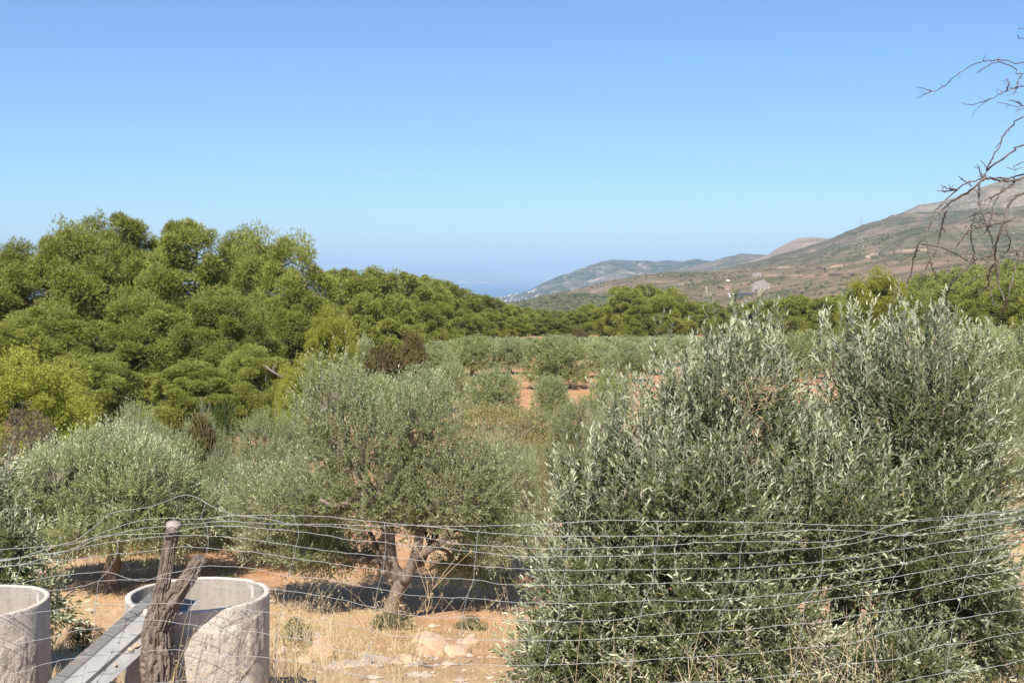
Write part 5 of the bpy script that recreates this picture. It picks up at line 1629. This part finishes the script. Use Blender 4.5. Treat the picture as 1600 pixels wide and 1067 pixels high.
# ------------------------------------------------------------------ bare tree reaching in from the right
def e3(x, y): return (1400 + x / 4.64, 30 + y / 4.64)
def e4(x, y): return (1400 + x / 4.64, 250 + y / 4.64)
BR = [
 (e3, [(928,315),(800,298),(700,300),(610,312),(530,350),(450,395),(390,450),(340,490),(300,512),(260,520),(200,505),(150,490)], 13, 5, 0.2, 'E'),
 (e3, [(260,520),(205,548),(155,572)], 6, 4, 0.2, ''),
 (e3, [(928,395),(870,360),(800,325),(740,318),(680,328),(630,355),(590,392)], 13, 6, 0.2, 'E'),
 (e3, [(928,485),(870,500),(800,520),(750,545),(680,585),(620,605),(550,618),(475,607)], 14, 5, 0.0, 'E'),
 (e3, [(690,580),(650,597),(590,650),(545,712)], 6, 3, 0.0, ''),
 (e3, [(800,520),(815,465),(800,430)], 10, 4, 0.0, ''),
 (e3, [(912,395),(885,450),(870,510),(850,548)], 8, 4, 0.2, ''),
 (e3, [(928,630),(850,628),(790,615),(732,605)], 9, 4, -0.1, 'E'),
 (e3, [(928,630),(870,600),(815,588)], 8, 4, -0.1, ''),
 (e3, [(928,655),(900,660),(865,677)], 8, 4, -0.1, 'E'),
 (e3, [(928,150),(905,130),(880,120)], 8, 5, 0.1, 'E'),
 (e3, [(928,70),(910,62),(897,58)], 7, 4, 0.1, 'E'),
 (e3, [(928,705),(850,770),(790,825),(765,885),(720,970),(670,1060),(655,1095)], 13, 9, 0.0, 'E'),
 (e3, [(928,908),(860,950),(800,995),(705,1062),(660,1100)], 16, 12, -0.05, 'E'),
 (e4, [(928,130),(850,155),(760,150),(660,135),(600,170),(560,210),(500,250),(420,290),(330,370),(270,430),(230,500),(200,570),(160,620),(135,680),(120,780),(90,870),(70,930)], 26, 9, -0.1, 'E'),
 (e4, [(928,100),(840,130),(740,130),(640,140),(540,155),(480,185),(440,220),(400,250),(350,300),(310,345),(280,380)], 20, 8, 0.0, 'E'),
 (e4, [(440,220),(380,205),(325,185)], 10, 5, 0.0, ''),
 (e4, [(440,215),(370,225),(295,222)], 10, 5, 0.0, ''),
 (e4, [(600,180),(640,120),(660,60),(610,0)], 12, 5, 0.0, ''),
 (e4, [(660,60),(680,20),(700,-10)], 7, 4, 0.0, ''),
 (e4, [(625,130),(610,80),(585,30)], 8, 4, 0.0, ''),
 (e4, [(550,190),(500,155),(455,122)], 8, 4, 0.0, ''),
 (e4, [(600,170),(600,230),(610,330),(640,430),(660,500),(690,560),(710,640),(720,680)], 14, 6, -0.1, ''),
 (e4, [(928,240),(870,270),(830,310),(800,380),(790,430),(750,540),(725,640),(720,720),(735,850),(760,950),(785,1020)], 26, 11, -0.2, 'E'),
 (e4, [(365,370),(330,480),(310,580),(280,680),(230,760),(180,850)], 12, 7, -0.1, ''),
 (e4, [(215,560),(240,690),(260,760),(290,840),(300,890)], 10, 5, -0.1, ''),
 (e4, [(570,400),(560,430),(545,520),(550,620),(565,690),(540,740)], 10, 6, 0.0, ''),
 (e4, [(190,615),(300,625),(380,655),(450,690),(535,745)], 10, 6, -0.1, ''),
 (e4, [(715,685),(620,710),(560,735),(500,790),(440,850),(395,910),(370,980),(365,1060),(372,1120),(380,1240),(395,1350),(370,1450)], 14, 6, -0.2, ''),
 (e4, [(800,450),(700,470),(600,490),(520,520),(480,570),(435,635)], 14, 8, -0.2, ''),
 (e4, [(790,395),(700,385),(600,390),(535,410)], 11, 5, -0.2, ''),
 (e4, [(640,430),(600,445),(560,460)], 9, 5, -0.1, ''),
 (e4, [(800,460),(800,530),(830,590),(800,670),(755,710)], 10, 5, -0.2, ''),
 (e4, [(928,620),(890,710),(860,800),(840,900),(810,1000),(790,1067),(760,1150)], 14, 8, -0.1, 'E'),
 (e4, [(715,740),(680,800),(670,870),(680,950),(700,1020),(715,1055)], 12, 7, -0.2, ''),
 (e4, [(928,370),(870,410),(830,440),(790,450)], 10, 8, -0.1, 'E'),
 (e4, [(680,830),(600,850),(530,890),(480,930)], 10, 5, -0.2, ''),
 (e4, [(728,700),(745,800),(730,880),(690,940)], 8, 5, -0.2, ''),
 (e4, [(660,915),(630,945),(600,975)], 7, 4, -0.2, ''),
 (e4, [(860,160),(800,210),(740,250),(640,290)], 14, 7, -0.1, ''),
 (e4, [(780,190),(710,330),(680,460)], 10, 5, -0.1, ''),
 (e4, [(928,50),(870,70),(800,55)], 8, 4, 0.1, 'E'),
 (e4, [(928,15),(860,45),(862,60)], 8, 4, 0.1, 'E'),
]
BD = 5.0
tb = at(2080, 900, 5.3)
tb[2] = ground_z(tb[0], tb[1])
bare = thing('bare_tree', tuple(tb), 'bare grey tree whose leafless twigs hang in from the right edge', 'bare tree')
top = at(2050, 60, 5.2) - tb
tp = spline([(0, 0, -0.2), (-0.05, 0, 0.9), (0.05, 0.02, 1.8), top], 16)
Geo().tube(tp, np.linspace(0.13, 0.035, 16), 12, 0.5, True, 0.25).build('trunk', MAT['dead_wood'], bare, True)
rngb = np.random.default_rng(6)
for f, pts, w0, w1, dd, edge in BR:
    px = [f(*p) for p in pts]
    n = len(px)
    P = [at(a, b, BD + dd + 0.06 * math.sin(i * 0.9 + w0)) for i, (a, b) in enumerate(px)]
    P = [p - tb for p in P]
    k = 1 / 4.64 / FPX * BD * 0.5 * 1.05
    rad = np.interp(np.linspace(0, 1, 8 * n), [0, 1], [w0 * k, w1 * k])
    if edge:
        a, b = px[0]
        zz_ = np.clip(P[0][2] + 0.12, 0.8, tp[-1, 2] - 0.02)
        anchor = np.array([np.interp(zz_, tp[:, 2], tp[:, 0]), np.interp(zz_, tp[:, 2], tp[:, 1]), zz_])
        d = P[0] - anchor
        pre = [anchor, anchor + d * 0.35 + [0, 0, 0.10], anchor + d * 0.7 + [0, 0, 0.08]]
        Q = spline(pre + P, 8 * n + 14)
        rad = np.r_[np.linspace(max(w0 * k * 2.2, 0.008), w0 * k, 14), rad]
    else:
        Q = spline(P, 8 * n)
    Q[1:-1] += 0.0022 * rngb.normal(size=(len(Q) - 2, 3))
    g = Geo().tube(Q, rad, 6, rngb.random(), True, 0.25)
    for s in range(len(Q) // 6):                       # short spur shoots
        i = rngb.integers(3, len(Q) - 1)
        tn = unit(Q[i] - Q[i - 1])
        d = unit(np.cross(tn, rngb.normal(size=3)) + tn * 0.5)
        l = rngb.uniform(0.008, 0.04)
        g.tube([Q[i], Q[i] + d * l * 0.6, Q[i] + d * l + rngb.normal(size=3) * 0.004], [rad[i] * 0.6, rad[i] * 0.45, 0.0011], 4, rngb.random())
    g.build('branch', MAT['dead_wood'], bare, True)

# fallen grey branch under the pines, seen between left pine and green olive
fb = thing('fallen_branch', tuple(at(428, 592, 42)), 'pale bare branch lying under the dark domed pine', 'dead branch')
o_ = at(428, 592, 42)
g = Geo()
for path, r0 in (([(415, 572, 42), (425, 580, 41.8), (438, 587, 41.6), (452, 593, 41.5)], 0.05), ([(428, 583, 41.8), (427, 575, 41.9), (432, 566, 42)], 0.03), ([(415, 596, 42), (416, 584, 42)], 0.02), ([(440, 588, 41.6), (450, 582, 41.6), (462, 580, 41.7)], 0.04)):
    g.tube(spline([at(*p) - o_ for p in path], 8), np.linspace(r0, r0 * 0.35, 8), 6, 0.9)
MAT['pale_wood'] = plain('pale_wood', (0.17, 0.14, 0.12), 0.9)
g.build('limb', MAT['pale_wood'], fb, True)

# ------------------------------------------------------------------ haze
hz = Geo().box((-62000, -1200, SEA - 40), (62000, 72000, EYE + 640)).build('haze', MAT['sea'])
m = bpy.data.materials.new('haze_air')
m.use_nodes = True
nt = m.node_tree
nt.nodes.clear()
out = nt.nodes.new('ShaderNodeOutputMaterial')
vol = nt.nodes.new('ShaderNodeVolumePrincipled')
vol.inputs['Color'].default_value = (0.52, 0.75, 1.0, 1)
vol.inputs['Density'].default_value = 6.5e-5
vol.inputs['Anisotropy'].default_value = -0.05
nt.links.new(vol.outputs[0], out.inputs['Volume'])
hz.data.materials.clear()
hz.data.materials.append(m)
tag(hz, kind='stuff')
